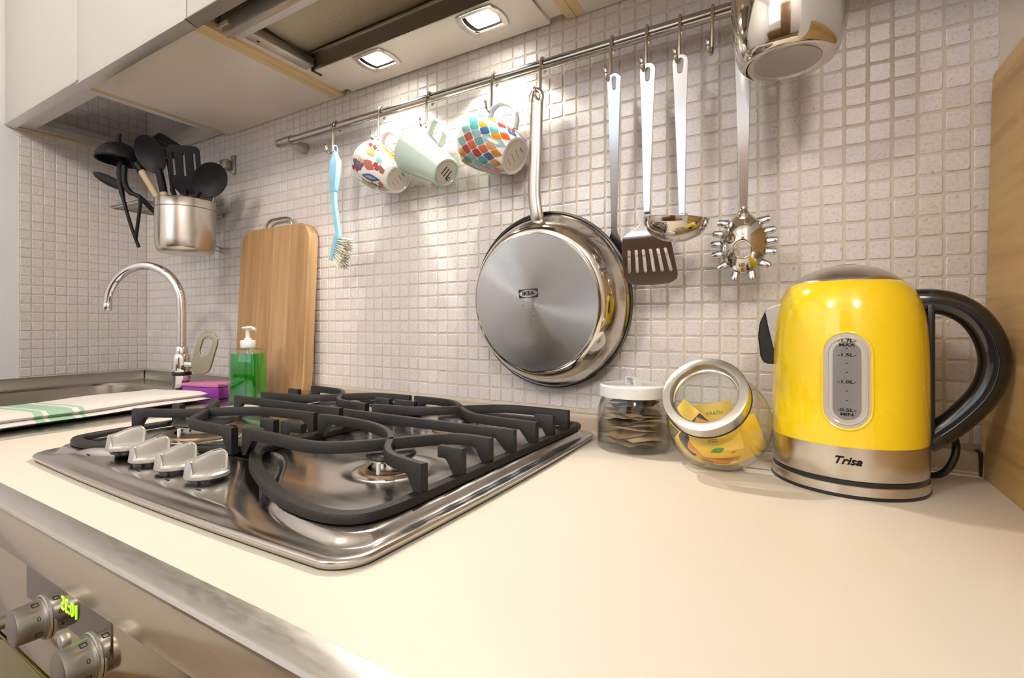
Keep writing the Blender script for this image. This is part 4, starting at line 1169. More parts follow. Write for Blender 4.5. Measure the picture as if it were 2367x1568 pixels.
# slotted turner
x, z = up(-.1905, .5569); xb, zb = up(-.1918, .3395)
u2 = utensil('slotted_turner', 'steel slotted turner hanging to the right of the frying pan', x, z)
link('handle', plate_me(handle_loops(0, 0, .0215, xb - x, zb - z, .0080, (.0045, .018, .022)), .0022, .0005), 'utensil', u2, mw=XZ)
cx, cz = xb - x, zb - z
bl = [(cx - .004, cz + .003), (cx - .005, cz - .010), (cx - .012, cz - .022), (cx - .026, cz - .031), (cx - .0325, cz - .036), (cx - .0345, cz - .044), (cx - .0345, cz - .090), (cx - .031, cz - .099), (cx - .020, cz - .1035), (cx + .006, cz - .1050), (cx + .030, cz - .1035), (cx + .0405, cz - .098), (cx + .0425, cz - .091), (cx + .035, cz - .044), (cx + .032, cz - .036), (cx + .025, cz - .031), (cx + .012, cz - .022), (cx + .005, cz - .010), (cx + .004, cz + .003)]
slots = []
for q in range(6):
    sx0 = cx - .0245 + .0103 * q; sl = .0016 * (q - 1)
    slots.append([(sx0 - .0024, cz - .055), (sx0, cz - .0535), (sx0 + .0024, cz - .055), (sx0 + .0024 + sl, cz - .085), (sx0 + sl, cz - .0870), (sx0 - .0024 + sl, cz - .085)][::-1])
me = subdiv_me(plate_me([bl] + slots, .0014, .0003), 1)
warp(me, lambda c: Vector((c.x, c.y, c.z + (.34 * (cz - .010 - c.y) if c.y > cz - .034 else .34 * .024 - .215 * (cz - .034 - c.y)))))
link('blade', me, 'utensil', u2, mw=XZ)
# ladle
x, z = up(-.1445, .5567); xb, zb = up(-.1420, .3275)
u3 = utensil('ladle', 'steel ladle hanging in front of the slotted turner', x, z)
link('handle', plate_me(handle_loops(0, 0, .0205, xb - x, zb - z, .0072, (.0050, .017, .022)), .0022, .0005), 'utensil', u3, mw=XZ)
RL = .0415
bc = Vector((xb - x - .001, -.036, zb - z - .011))
link('bowl_neck', tube_me(catmull([(xb - x, .0, zb - z + .004), (xb - x, .001, zb - z - .004), (xb - x, .0015, zb - z - .013), (xb - x, -.001, zb - z - .024)], 4), 1.0, cross=[(math.cos(2 * PI * k / 12) * .0075, math.sin(2 * PI * k / 12) * .0013) for k in range(12)], up=(0, -1, 0)), 'mirror_steel', u3)
pr = [(RL * math.sin(PI / 2 * k / 14), -.030 * math.cos(PI / 2 * k / 14)) for k in range(15)] + [(RL + .0006, .0006)] + [((RL - .0016) * math.sin(PI / 2 * k / 14), -.0284 * math.cos(PI / 2 * k / 14)) for k in range(14, -1, -1)]
lathe('bowl', pr, 'mirror_steel', u3, 56, mw=frame_z(bc, (0.10, -.06, 1), (1, 0, 0)))
# pasta server
x, z = up(-.0635, .560); xb, zb = up(-.0630, .3245)
u4 = utensil('pasta_server', 'steel pasta server with toothed rim hanging beside the ladle', x, z)
link('handle', plate_me(handle_loops(0, 0, .0205, xb - x, zb - z, .0088, (.0045, .017, .022)), .0022, .0005), 'utensil', u4, mw=XZ)
def pasta_head():
    NA, NR = 48, 9
    vs, fs = [], []
    hole = .0098
    A_, B_, C_ = .0285, .040, .021
    ctr = (0, -.046)
    for q in range(NR + 1):
        t = q / NR
        for k in range(NA):
            a = 2 * PI * k / NA
            rx, ry = A_ * (1 - .12 * max(0, math.sin(a)) ** 2), B_
            hx, hy = hole * math.cos(a), -.012 + hole * math.sin(a)
            ex, ey = rx * math.cos(a) * (1 - .45 * max(0, math.sin(a)) ** 3), ry * math.sin(a)
            px, py = hx + (ex - hx) * t, hy + (ey - hy) * t
            d = math.sqrt((px / A_) ** 2 + (py / B_) ** 2)
            pz = C_ * (1 - min(1, d) ** 2)
            vs.append((px + ctr[0], py + ctr[1], pz * .85))
    for q in range(NR):
        for k in range(NA):
            fs.append([q * NA + k, q * NA + (k + 1) % NA, (q + 1) * NA + (k + 1) % NA, (q + 1) * NA + k])
    return mesh('head', vs, fs)
ph = link('head', warp(fixn(pasta_head()), lambda c: Vector((c.x + xb - x, c.y + zb - z + .006, c.z + .002))), 'mirror_steel', u4, mw=XZ)
sm = ph.modifiers.new('thickness', 'SOLIDIFY'); sm.thickness = .0014
for side in (-1, 1):
    for q in range(5):
        zq = zb - z - .0150 - .0125 * q; fx = (.0170, .0235, .0262, .0250, .0190)[q]
        b0 = Vector((xb - x + side * fx * .90, .001, zq)); d = Vector((side * 1.0, -.30, (.18, .06, -.02, -.16, -.55)[q])).normalized()
        tube('tooth', [b0, b0 + d * .007, b0 + d * .0150, b0 + d * .0168], [.0056, .0052, .0044, .0022], 'utensil', u4, cross=[(math.cos(2 * PI * k / 12) * 1.0, math.sin(2 * PI * k / 12) * .45) for k in range(12)], up=(0, -1, .15))
for dx in (-.009, .009):
    b0 = Vector((xb - x + dx, .001, zb - z - .0775)); d = Vector((dx * 18, -.35, -.9)).normalized()
    tube('tooth', [b0, b0 + d * .006, b0 + d * .0120, b0 + d * .0132], [.0052, .0048, .0042, .0022], 'utensil', u4, cross=[(math.cos(2 * PI * k / 12) * 1.0, math.sin(2 * PI * k / 12) * .45) for k in range(12)], up=(0, -1, .15))
tube('neck', catmull([(xb - x, 0, zb - z + .006), (xb - x, -.0005, zb - z - .006), (xb - x, -.004, zb - z - .016), (xb - x, -.004, zb - z - .030)], 4), [.0044, .0050, .0065, .0080, .0085, .0085, .0085, .0080, .007, .006, .005, .004, .003][:13], 'mirror_steel', u4, seg=14)

# ================================================================== STEEL JUG (top right)
jg = thing('steel_jug', 'polished steel jug hanging in front of the rail at the upper right', 'jug', (-0.0105, -0.133, 0.470))
lathe('body', [(0, .0022), (.034, .0018), (.040, .0006), (.0445, .0006), (.0470, .0022), (.0510, .009), (.0548, .020), (.0575, .034), (.0588, .052), (.0586, .080), (.0570, .110), (.0560, .128), (.0572, .132),
               (.0560, .133), (.0548, .128), (.0556, .110), (.0572, .080), (.0574, .052), (.0560, .034), (.0532, .020), (.048, .008), (.03, .004), (0, .0038)], 'mirror_steel', jg, 72)
lathe('base_plate', [(0, .0014), (.0335, .0012), (.0340, .0020)], 'alu_dark', jg, 48)
tube('handle', catmull([(0, .0575, .030), (.002, .066, .045), (.002, .070, .075), (.002, .071, .105), (.002, .069, .122), (0, .0565, .126)], 5), 1.0, 'steel', jg, cross=[(math.cos(2 * PI * k / 12) * .009, math.sin(2 * PI * k / 12) * .0015) for k in range(12)], up=(0, -1, 0))
hook(-0.0105, 'steel hook carrying the polished jug').location = (-0.0105, RY, RZ)

# ================================================================== KETTLE
KX, KY = 0.0463, -0.1036
kt = thing('electric_kettle', 'bright yellow and steel electric kettle with black handle', 'kettle', (KX, KY, 0))
KA = math.atan2(CY - KY, CX - KX)                                   # side that carries the water gauge
lathe('power_base', [(0, 0), (.0735, 0), (.0742, .0012), (.0740, .0030), (.0728, .0034)], 'blackplastic', kt, 72)
lathe('power_base_band', [(.0732, .0032), (.0736, .0036), (.0730, .0120), (.0722, .0126), (.06, .0126)], 'brushed', kt, 72)
lathe('gasket', [(.0715, .0120), (.0722, .0124), (.0722, .0170), (.0712, .0176)], 'blackplastic', kt, 72)
lathe('steel_band', [(.060, .0172), (.0712, .0172), (.0724, .0180), (.0730, .0200), (.0734, .0350), (.0732, .0506), (.0726, .0508)], 'brushed', kt, 96)
body_prof = [(.0728, .0506), (.0730, .0520), (.0732, .0700), (.0731, .1000), (.0729, .1300), (.0723, .1530), (.0710, .1720), (.0690, .1870), (.0662, .1985), (.0620, .2085), (.0568, .2165), (.0528, .2202), (.0515, .2206)]
lathe('body', body_prof, 'yellow', kt, 96)
lathe('lid', [(.0518, .2200), (.0512, .2216), (.0470, .2252), (.0390, .2310), (.0300, .2355), (.0200, .2388), (.0110, .2402), (.0100, .2410), (.004, .2414), (0, .2414)], 'brushed', kt, 72)
def kr(z):
    for (r0, z0), (r1_, z1) in zip(body_prof[:-1], body_prof[1:]):
        if z0 <= z <= z1: return r0 + (r1_ - r0) * (z - z0) / (z1 - z0)
    return .0733
def on_kettle(me, ang, lift):
    return warp(me, lambda c: Vector(((kr(c.y) + lift + c.z) * math.cos(ang + c.x / .073), (kr(c.y) + lift + c.z) * math.sin(ang + c.x / .073), c.y)))
def stadium(w, z0, z1, n=10):
    o = []
    for k in range(n + 1): a = PI * k / n; o.append((w * math.cos(a), z1 - w + w * math.sin(a)))
    for k in range(8): o.append((-w, (z1 - w) + (z0 - z1 + 2 * w) * (k + 1) / 9))
    for k in range(n + 1): a = PI + PI * k / n; o.append((w * math.cos(a), z0 + w + w * math.sin(a)))
    for k in range(8): o.append((w, (z0 + w) + (z1 - z0 - 2 * w) * (k + 1) / 9))
    return o
GA = KA + 0.012
def strip_mesh(w, z0, z1, ang, lift):
    """rounded upright window wrapped on the kettle wall"""
    vs, fs = [], []
    NZ, NX = 26, 10
    for j in range(NZ + 1):
        z = z0 + (z1 - z0) * (.5 - .5 * math.cos(PI * j / NZ))
        dz = max(0, (z0 + w) - z, z - (z1 - w)); hw = math.sqrt(max(1e-9, w * w - dz * dz)) if dz > 0 else w
        for i in range(NX + 1):
            x = -hw + 2 * hw * i / NX; d = min(1.0, (w - abs(x)) / .003) if True else 1
            vs.append(((kr(z) + lift) * math.cos(ang + x / .073), (kr(z) + lift) * math.sin(ang + x / .073), z))
    for j in range(NZ):
        for i in range(NX):
            a = j * (NX + 1) + i; fs.append([a, a + 1, a + NX + 2, a + NX + 1])
    return fixn(mesh('strip', vs, fs))
gz0, gz1 = .0690, .1665
gw = link('gauge_window', strip_mesh(.0208, gz0, gz1, GA, .0006), 'gaugeclear', kt)
rim_pts = [((kr(z) + .0006) * math.cos(GA + x / .073), (kr(z) + .0006) * math.sin(GA + x / .073), z) for x, z in stadium(.0212, gz0 - .0004, gz1 + .0004)]
tube('gauge_rim', rim_pts, .0012, 'yellow', gw, seg=8, closed=True)
rim2 = [((kr(z) + .0008) * math.cos(GA + x / .073), (kr(z) + .0008) * math.sin(GA + x / .073), z) for x, z in stadium(.0166, gz0 + .005, gz1 - .005)]
tube('gauge_groove', rim2, .0011, 'gaugeclear', gw, seg=8, closed=True)
link('gauge_strip', strip_mesh(.0118, gz0 + .0095, gz1 - .0095, GA, .0011), 'gaugegrey', gw)
def ktext(txt, z, size, ang=GA, shear=0.0, sx=1.0, lift=.0014, name='gauge_mark', m='print', par=None):
    me = text_me(txt, size, .00005, shear=shear, sx=sx, bold=size * .022)
    R_ = kr(z)
    warp(me, lambda c: Vector(((R_ + lift) * math.cos(ang + c.x / .073), (R_ + lift) * math.sin(ang + c.x / .073), z + c.y)))
    link(name, me, m, par or gw, smooth=0)
zz = lambda v: 0.1744 - (v - 750) / 1132 * 0.4917
for v, tx in ((788, '1.7L'), (821, '1.5L'), (883, '1.0L'), (948, '0.5L')): ktext('-' + tx + '-', zz(v), .0044, sx=1.5)
ktext('MAX', zz(798), .0044, sx=1.4); ktext('MIN', zz(958), .0044, sx=1.4)
for v in (806, 841, 861, 904, 926):
    ktext('•', zz(v), .0045)
ktext('Trisa', zz(1066), .0106, GA, .35, 1.12, .0012, 'maker_name', 'print', kt)
ktext('· · · · · · · ·', zz(1074), .0035, GA, 0, 1.2, .0012, 'maker_name', 'greyprint', kt)
# spout on the left
spx = [(-.062, .199), (-.0795, .1915), (-.0825, .188), (-.0700, .140), (-.066, .131), (-.060, .150)]
def prism_y(poly, hw, taper=1.0):
    n = len(poly); vs, fs = [], []
    for s in (-1, 1):
        for (x, z) in poly:
            t = 1.0 if x > -.07 else taper
            vs.append((x, s * hw * t, z))
    fs = [list(range(n)), list(range(2 * n - 1, n - 1, -1))] + [[i, (i + 1) % n, n + (i + 1) % n, n + i] for i in range(n)]
    me = fixn(mesh('prism', vs, fs)); bm = bmesh.new(); bm.from_mesh(me)
    bmesh.ops.bevel(bm, geom=list(bm.edges), offset=.0016, segments=2, affect='EDGES'); bm.to_mesh(me); bm.free(); return me
sp_ = link('spout', prism_y([(-.058, .2010), (-.0795, .1925), (-.0815, .1895), (-.0735, .145), (-.060, .140)], .021, .62), 'brushed', kt)
link('spout_guard', prism_y([(-.0800, .1905), (-.0862, .176), (-.0880, .160), (-.0850, .134), (-.0800, .1275), (-.068, .1275), (-.068, .135)], .0165, .8), 'blackplastic', sp_)
# handle
hpts = catmull([(.058, 0, .199), (.0765, 0, .1985), (.0930, 0, .1935), (.1085, 0, .181), (.1195, 0, .1600), (.1235, 0, .1345), (.1165, 0, .1060), (.0990, 0, .0800), (.0800, 0, .0600), (.068, 0, .0500)], 6)
tube('handle', hpts, 1.0, 'blackgloss', kt, seg=20, cross=[(math.cos(2 * PI * k / 20) * .0130, math.sin(2 * PI * k / 20) * .0118) for k in range(20)], up=(0, 1, 0))
tube('handle_seam', [p + Vector((0, -.0126, 0)) for p in hpts[4:-6]], .0009, 'blackplastic', kt, seg=6)
link('handle_spine', box_me(.0690, .0760, -.012, .012, .046, .196, .003), 'blackplastic', kt)
link('handle_switch', box_me(.070, .082, -.007, .007, .200, .207, .002), 'blackplastic', kt)
kc = thing('power_cord', 'black power cord curling behind the yellow kettle', 'cord', (0.115, -0.06, 0))
tube('cable', catmull([(0, 0, .006), (.014, -.016, .0095), (.023, -.022, .019), (.029, -.022, .034), (.031, -.016, .046), (.032, .004, .055), (.032, .030, .056), (.032, .0555, .054)], 6), .0036, 'blackplastic', kc, seg=10)

# ================================================================== BAMBOO BOARD on the right
bb = thing('wooden_board', 'large wooden board standing on edge at the right beside the kettle', 'chopping board', (0.1812, -0.18, 0))
me = plate_me([[(-.172, 0), (.172, 0)] + [(.172 - .006 + .006 * math.cos(a), .4585 - .006 + .006 * math.sin(a)) for a in [PI / 2 * k / 4 for k in range(5)]] + [(-.172 + .006 - .006 * math.sin(a), .4585 - .006 + .006 * math.cos(a)) for a in [PI / 2 * k / 4 for k in range(5)]]], .028, .0015)
# plate XY -> world (y, z), thickness -> +x, leaning slightly to the right
for v in me.vertices: v.co = Vector((v.co.z + .0145 + v.co.y * .0228, v.co.x, v.co.y + .0003))
link('slab', fixn(me), 'bamboo', bb)

# ================================================================== GLASS JARS WITH SACHETS
def paper(w, h, seed, amp, fold=0.0):
    rnd = random.Random(seed); N = 10
    ph = [rnd.uniform(0, 6) for _ in range(4)]
    vs, fs = [], []
    for j in range(N + 1):
        for i in range(N + 1):
            x, y = (i / N - .5), (j / N - .5)
            z = amp * (math.sin(5 * x + ph[0]) * .6 + math.sin(8 * y + ph[1]) * .4 + math.sin(11 * (x + y) + ph[2]) * .25) + fold * abs(x)
            pill = .0016 * (1 - (2 * x) ** 4) * (1 - (2 * y) ** 4)
            vs.append((x * w, y * h, z + pill))
    n1 = len(vs)
    for j in range(N + 1):
        for i in range(N + 1):
            x, y, z = vs[j * (N + 1) + i]; pill = .0016 * (1 - (2 * x / w) ** 4) * (1 - (2 * y / h) ** 4)
            vs.append((x, y, z - 2 * pill - .0003))
    for j in range(N):
        for i in range(N):
            a = j * (N + 1) + i
            fs.append([a, a + 1, a + N + 2, a + N + 1]); fs.append([n1 + a, n1 + a + N + 1, n1 + a + N + 2, n1 + a + 1])
    for i in range(N):
        for (p, q) in ((i, i + 1), (N * (N + 1) + i + 1, N * (N + 1) + i), ((i + 1) * (N + 1), i * (N + 1)), (i * (N + 1) + N, (i + 1) * (N + 1) + N)):
            fs.append([p, n1 + p, n1 + q, q])
    return fixn(mesh('paper', vs, fs))

J1 = Vector((-0.2026, -0.0815, 0))
j1 = thing('lidded_jar', 'round glass jar with white metal lid holding brown paper sachets', 'jar', J1)
lathe('glass_body', [(0, .0004), (.044, .0004), (.0485, .002), (.0502, .006), (.0505, .020), (.0500, .045), (.0488, .058), (.0455, .068), (.0430, .073), (.0425, .080),
                     (.0410, .080), (.0414, .073), (.0440, .067), (.0472, .057), (.0484, .045), (.0488, .020), (.0482, .0075), (.046, .005), (0, .0048)], 'glass2', j1, 64)
ld = lathe('lid', [(.0440, .0735), (.0470, .0735), (.0472, .0745), (.0472, .0880), (.0462, .0892), (.0445, .0896), (.0430, .0886), (0, .0886)], 'whiteplastic', j1, 64)
link('lid_strap', tube_me(catmull([(-.010, 0, .0886), (-.0095, 0, .0955), (-.0065, 0, .0992), (.0065, 0, .0992), (.0095, 0, .0955), (.010, 0, .0886)], 4), 1.0, cross=[(-.0058, -.0007), (.0058, -.0007), (.0058, .0007), (-.0058, .0007)], up=(0, 0, 1)), 'whiteplastic', ld, rot=(0, 0, math.radians(-35)), smooth=40)
rnd = random.Random(21)
ordn = ['lowest', 'second', 'third', 'fourth', 'fifth', 'sixth', 'seventh', 'eighth', 'ninth', 'tenth', 'eleventh']
NS = 11
kinds = ['kraft', 'kraft3', 'kraft', 'kraft3', 'kraft', 'kraft2', 'kraft3', 'kraft', 'kraft2', 'kraft', 'kraft2']
cname = {'kraft': 'brown', 'kraft2': 'dark brown', 'kraft3': 'pale tan'}
for k in range(NS):
    r = .062 if k < 9 else .055
    o = link('tea_sachet', paper(r, r * .84, 50 + k, .0020), kinds[k], loc=(J1.x + rnd.uniform(-.004, .004), J1.y + rnd.uniform(-.004, .004), .0105 + k * .0056), rot=(math.radians(rnd.uniform(-5, 5)), math.radians(rnd.uniform(-6, 6)), math.radians(rnd.uniform(-70, 70))))
    lab = '%s paper sachet, %s of the stack in the white-lidded jar' % (cname[kinds[k]], 'lowest' if k == 0 else ('topmost' if k == NS - 1 else ordn[k] + ' from the bottom'))
    tag(o, lab, 'sachet', 'brown sachets in the white-lidded jar')

# slant-mouthed jar with screw lid facing the viewer
J2 = Vector((-0.0880, -0.1215, 0))
j2 = thing('slant_jar', 'slant-mouthed glass jar with steel-rimmed lid holding yellow tea sachets', 'jar', J2)
LN = Vector((-.12, -.80, .60)).normalized()                         # lid axis
BC = Vector((0.002, 0.004, 0.0545))                                 # body centre (local)
def jar2_me(off):
    """bulging body swept round the lid axis, flattened where it stands and on the cheeks"""
    prof = []
    R = .0608 - off
    for k in range(0, 17):
        a = PI - (PI - math.asin(.0445 / .0640)) * k / 16 if False else PI * (1 - k / 16) + math.radians(44) * (k / 16)
        prof.append((R * math.sin(a), R * math.cos(a)))
    prof += [(.0425 - off, .0490), (.0430 - off, .0600)]
    me = lathe_me([(max(0, r), z) for r, z in prof], 56)
    mw = frame_z(BC, LN, (1, 0, 0))
    def f(c):
        p = mw @ c
        if p.z < .0015 + off: 
            k_ = (.0620 - off - .0015) / max(1e-6, .0620 - p.z); p.z = .0006 + off + (p.z) * 0.02
        return p
    return warp(me, f)
link('glass_body', jar2_me(0), 'glass2', j2)
lc = frame_z(BC, LN, (1, 0, 0))
lidr = lathe('lid_ring', [(.0375, .0520), (.0470, .0520), (.0480, .0530), (.0480, .0670), (.0474, .0684), (.0458, .0690), (.0385, .0690), (.0375, .0682)], 'steel', j2, 72, close=True, mw=lc)
lathe('lid_seal', [(.0440, .0510), (.0485, .0510), (.0488, .0518), (.0485, .0524), (.0440, .0524)], 'blackplastic', j2, 64, close=True, mw=lc)
lathe('lid_glass', [(0, .0590), (.0378, .0590), (.0378, .0602), (0, .0602)], 'glass', j2, 48, mw=lc)
tube('lid_inner_rim', [(.0370 * math.cos(2 * PI * k / 64), .0370 * math.sin(2 * PI * k / 64), .0575) for k in range(64)], .0022, 'mirror_steel', lidr, seg=8, closed=True)
def sachet(label, m, loc, rot, w=.052, h=.050, seed=1, leaf=False, txt=False):
    """flexible packet, pressed against the inside of the jar wherever it would reach past the glass"""
    org = Vector((J2.x + loc[0], J2.y + loc[1], loc[2]))
    R3 = Matrix.Rotation(math.radians(rot[2]), 3, 'Z') @ Matrix.Rotation(math.radians(rot[1]), 3, 'Y') @ Matrix.Rotation(math.radians(rot[0]), 3, 'X')
    def fit(c, lift=0.0):
        d = R3 @ c + org - J2 - BC
        lim = .0576 + lift
        if d.length > lim: d = d * (lim / d.length)
        p = d + BC
        p.z = max(p.z, .0030 - lift)
        return p + J2 - org
    o = link('tea_sachet', warp(paper(w, h, seed, .0011), fit), m, loc=org)
    tag(o, label, 'sachet', 'tea sachets in the slant jar')
    def pr_(name, me, mm, at, ang):
        mx_ = Matrix.Translation(at) @ Matrix.Rotation(ang, 4, 'Z')
        link(name, warp(me, lambda c: fit(mx_ @ c, .0007)), mm, o, smooth=0)
    if leaf:
        pr_('leaf_print', lens_me(.0090, .0046, 0, 1.7), 'leaf', (-.002, -.006, .0030), .35)
        pr_('logo_print', lens_me(.0034, .0019, 0, 2.2), 'redprint', (.016, -.012, .0026), .2)
        pr_('logo_print_inner', plate_me([lens_pts(.0018, .0007, 2.2)], .0002), 'whiteplastic', (.016, -.012, .0029), .2)
        for q in range(10): pr_('seed_print', plate_me([lens_pts(.0010, .0004, 2)], .0002), 'print', (-.008 + .0022 * (q % 5), .006 + .0026 * (q // 5), .0032), .8)
    if txt: pr_('print_text', text_me(txt, .0062, .0001), 'leaf', (.002, .012, .0028), 0)
    return o
sachet('yellow tea sachet with green leaf print at the front of the slant jar', 'sachet', (.008, -.0440, .0330), (60, -12, 14), .056, .056, 3, True)
sachet('orange-edged tea sachet tucked behind the leaf-printed one', 'sachet2', (.000, -.0310, .0330), (64, 18, 10), .050, .050, 4)
sachet('black foil tea sachet slanting across the slant jar', 'sachet3', (-.021, -.0290, .0370), (60, 42, 5), .030, .058, 5)
sachet('yellow tea sachet lying at the lower left of the slant jar', 'sachet', (-.026, -.0220, .0220), (48, 30, -15), .046, .046, 6)
sachet('yellow tea sachet at the lower right of the slant jar', 'sachet', (.020, -.0220, .0220), (50, -20, 24), .046, .046, 7)
sachet('yellow tea sachet standing against the right wall of the slant jar', 'sachet', (.034, -.0080, .0420), (70, -10, 40), .044, .046, 8)
sachet('tall orange tea sachet seen through the round lid', 'sachet', (-.002, .0130, .0500), (80, -14, 0), .048, .050, 9, txt='KRATH')
sachet('yellow tea sachet at the upper left of the slant jar', 'sachet', (-.034, -.0080, .0560), (70, 30, -30), .036, .036, 10)
sachet('yellow tea sachet lying flat on the bottom of the slant jar', 'sachet', (.000, -.0050, .0140), (10, 6, 30), .050, .050, 12)

# ================================================================== BEECH BOARD behind the hob
cb = thing('chopping_board', 'worn wooden chopping board with wire handle leaning on the tiled wall', 'chopping board', (-1.1115, -0.047, 0))
lean = math.atan(.0205 / .41)
ol = rrect(-.1335, .1335, 0, .412, .042, 8)
me = plate_me([ol], .025, .003, 2)
link('slab', warp(me, lambda c: Vector((c.x, .0125 - c.z, c.y))), 'board', cb, rot=(-lean, 0, 0))
hw_ = catmull([(-.052, .0125, .405), (-.052, .0125, .417), (-.046, .0125, .430), (-.030, .0125, .4365), (0, .0125, .4375), (.030, .0125, .4365), (.046, .0125, .430), (.052, .0125, .417), (.052, .0125, .405)], 4)
tube('wire_handle', hw_, .0034, 'steel', cb, seg=10).rotation_euler = (-lean, 0, 0)

# ================================================================== TAP, SPONGE, SOAP, TOWEL
FX, FY = -1.300, -0.144
fc = thing('kitchen_tap', 'chrome gooseneck kitchen tap with slotted lever handle', 'tap', (FX, FY, 0))
lathe('base_flange', [(0, 0), (.0235, 0), (.0235, .003), (.0200, .006), (.0195, .008)], 'chrome', fc, 40)
lathe('body', [(.0195, .006), (.0195, .054), (.0200, .058), (.0200, .092), (.0185, .100), (.0150, .104), (.0150, .116), (.0125, .121), (.0108, .122)], 'chrome', fc, 40)
lathe('body_ring', [(.0197, .050), (.0207, .052), (.0207, .058), (.0197, .060)], 'blackplastic', fc, 40, close=True)
dv = Vector((-.915, -.403, 0)).normalized()
gp = [(0, 0, .112), (0, 0, .16), (0, 0, .205)]
for k in range(1, 17):
    a = PI * k / 16 * .985; r = .100
    q = dv * (r - r * math.cos(a)); gp.append((q.x, q.y, .2185 + r * math.sin(a)))
e = Vector(gp[-1]); gp.append(tuple(e + Vector((0, 0, -.010))))
tube('gooseneck', catmull(gp, 3), .0100, 'chrome', fc, seg=20)
lathe('aerator', [(.0112, 0), (.0118, -.002), (.0118, -.016), (.0105, -.018), (0, -.017)], 'chrome', fc, 24, loc=e + Vector((0, 0, .003)))
tube('lever_stem', [(.010, .000, .078), (.058, .018, .074)], .0085, 'chrome', fc, seg=16)
lo_ = stadium(.0235, -.040, .062); li_ = stadium(.0135, .002, .052)
lv = plate_me([lo_, li_[::-1]], .0045, .0014, 2)
link('lever', lv, 'lever', fc, mw=frame_z((.066, .016, .094), (.50, -.86, .10), (.82, .5, -.22)))
spg = thing('sponge', 'purple washing-up sponge with pink scouring side by the tap', 'sponge', (-1.215, -0.118, 0.0))
box('foam', -.055, .055, -.034, .034, 0.0, .0275, 'sponge_p', spg, .004, 2)
box('scourer', -.055, .055, -.034, .034, .0277, .0355, 'sponge_t', spg, .002, 2)
spg.rotation_euler = (0, 0, math.radians(14))
so = thing('soap_dispenser', 'clear square pump bottle of bright green washing-up liquid', 'soap bottle', (-1.058, -0.125, 0), math.radians(24))
def sq_lathe(name, lv, m, par, r=.012, n=5):
    rows = [rrect(-a, a, -b, b, min(r, a * .9, b * .9), n) for a, b, z in lv]; N = len(rows[0])
    vs = [(x, y, lv[k][2]) for k, row in enumerate(rows) for x, y in row]; fs = []
    for a in range(len(rows) - 1):
        for i in range(N): fs.append([a * N + i, a * N + (i + 1) % N, (a + 1) * N + (i + 1) % N, (a + 1) * N + i])
    fs.append(list(range(N))[::-1]); fs.append([(len(rows) - 1) * N + i for i in range(N)])
    return link(name, fixn(mesh(name, vs, fs)), m, par)
sq_lathe('bottle', [(.0335, .0255, 0), (.0345, .0265, .002), (.0330, .0252, .060), (.0315, .0242, .114), (.030, .0225, .118), (.017, .015, .1205), (.0135, .0135, .124)], 'glass', so, .010)
gm, gnt, gp_ = nodes('green_soap')
gp_.inputs['Base Color'].default_value = (0.0, 0.55, 0.015, 1); gp_.inputs['Roughness'].default_value = .03; gp_.inputs['Transmission Weight'].default_value = .8; gp_.inputs['IOR'].default_value = 1.3
gp_.inputs['Coat Weight'].default_value = .6
M['soap'] = gm
sq_lathe('liquid', [(.0315, .0235, .003), (.0325, .0245, .006), (.0312, .0235, .060), (.0300, .0226, .1095), (.0298, .0224, .1100)], 'soap', so, .010)
lathe('collar', [(0, .1225), (.0150, .1225), (.0155, .124), (.0155, .1375), (.0145, .139), (.008, .1395), (.0078, .143), (.0048, .144), (.0046, .160), (0, .160)], 'whiteplastic', so, 28)
pn = tube('nozzle', catmull([(-.012, 0, .1655), (0, 0, .1660), (.010, 0, .1655), (.018, 0, .163)], 4), [.0035] * 4 + [.0045] * 4 + [.0036] * 5, 'whiteplastic', so, seg=12)
lathe('pump_head', [(0, .1690), (.010, .1685), (.0135, .167), (.012, .1648), (.0055, .1630), (.0045, .158)], 'whiteplastic', so, 24)
tube('dip_tube', [(0, 0, .012), (0, 0, .123)], .0026, 'whiteplastic', so, seg=10)

tw = thing('tea_towel', 'folded white tea towel with green stripes on the sink deck', 'towel', (-1.205, -0.385, 0.003), math.radians(7.8))
tm, tnt, tp = nodes('striped_cotton')
tc = tnt.nodes.new('ShaderNodeTexCoord'); sx3 = tnt.nodes.new('ShaderNodeSeparateXYZ'); tnt.links.new(tc.outputs['Object'], sx3.inputs[0])
mr = tnt.nodes.new('ShaderNodeMapRange'); mr.inputs['From Min'].default_value = -.11; mr.inputs['From Max'].default_value = .01
tnt.links.new(sx3.outputs[1], mr.inputs[0])
cr = tnt.nodes.new('ShaderNodeValToRGB'); cr.color_ramp.interpolation = 'CONSTANT'
wh, gr_ = (.78, .73, .69, 1), (.36, .56, .40, 1)
el = cr.color_ramp.elements
for pos, c_ in ((0, wh), (.16, gr_), (.26, wh), (.32, gr_), (.62, wh), (.70, gr_), (.76, wh)):
    if pos == 0: el[0].position = 0; el[0].color = c_; continue
    n_ = el.new(pos); n_.color = c_
el[-1].position = .999; el[-1].color = wh
tnt.links.new(mr.outputs[0], cr.inputs[0]); tnt.links.new(cr.outputs[0], tp.inputs['Base Color']); tp.inputs['Roughness'].default_value = .9
wv = tnt.nodes.new('ShaderNodeTexNoise'); wv.inputs['Scale'].default_value = 700; bp_ = tnt.nodes.new('ShaderNodeBump'); bp_.inputs['Strength'].default_value = .4; bp_.inputs['Distance'].default_value = .001
tnt.links.new(tc.outputs['Object'], wv.inputs['Vector']); tnt.links.new(wv.outputs[0], bp_.inputs['Height']); tnt.links.new(bp_.outputs[0], tp.inputs['Normal'])
M['towel'] = tm
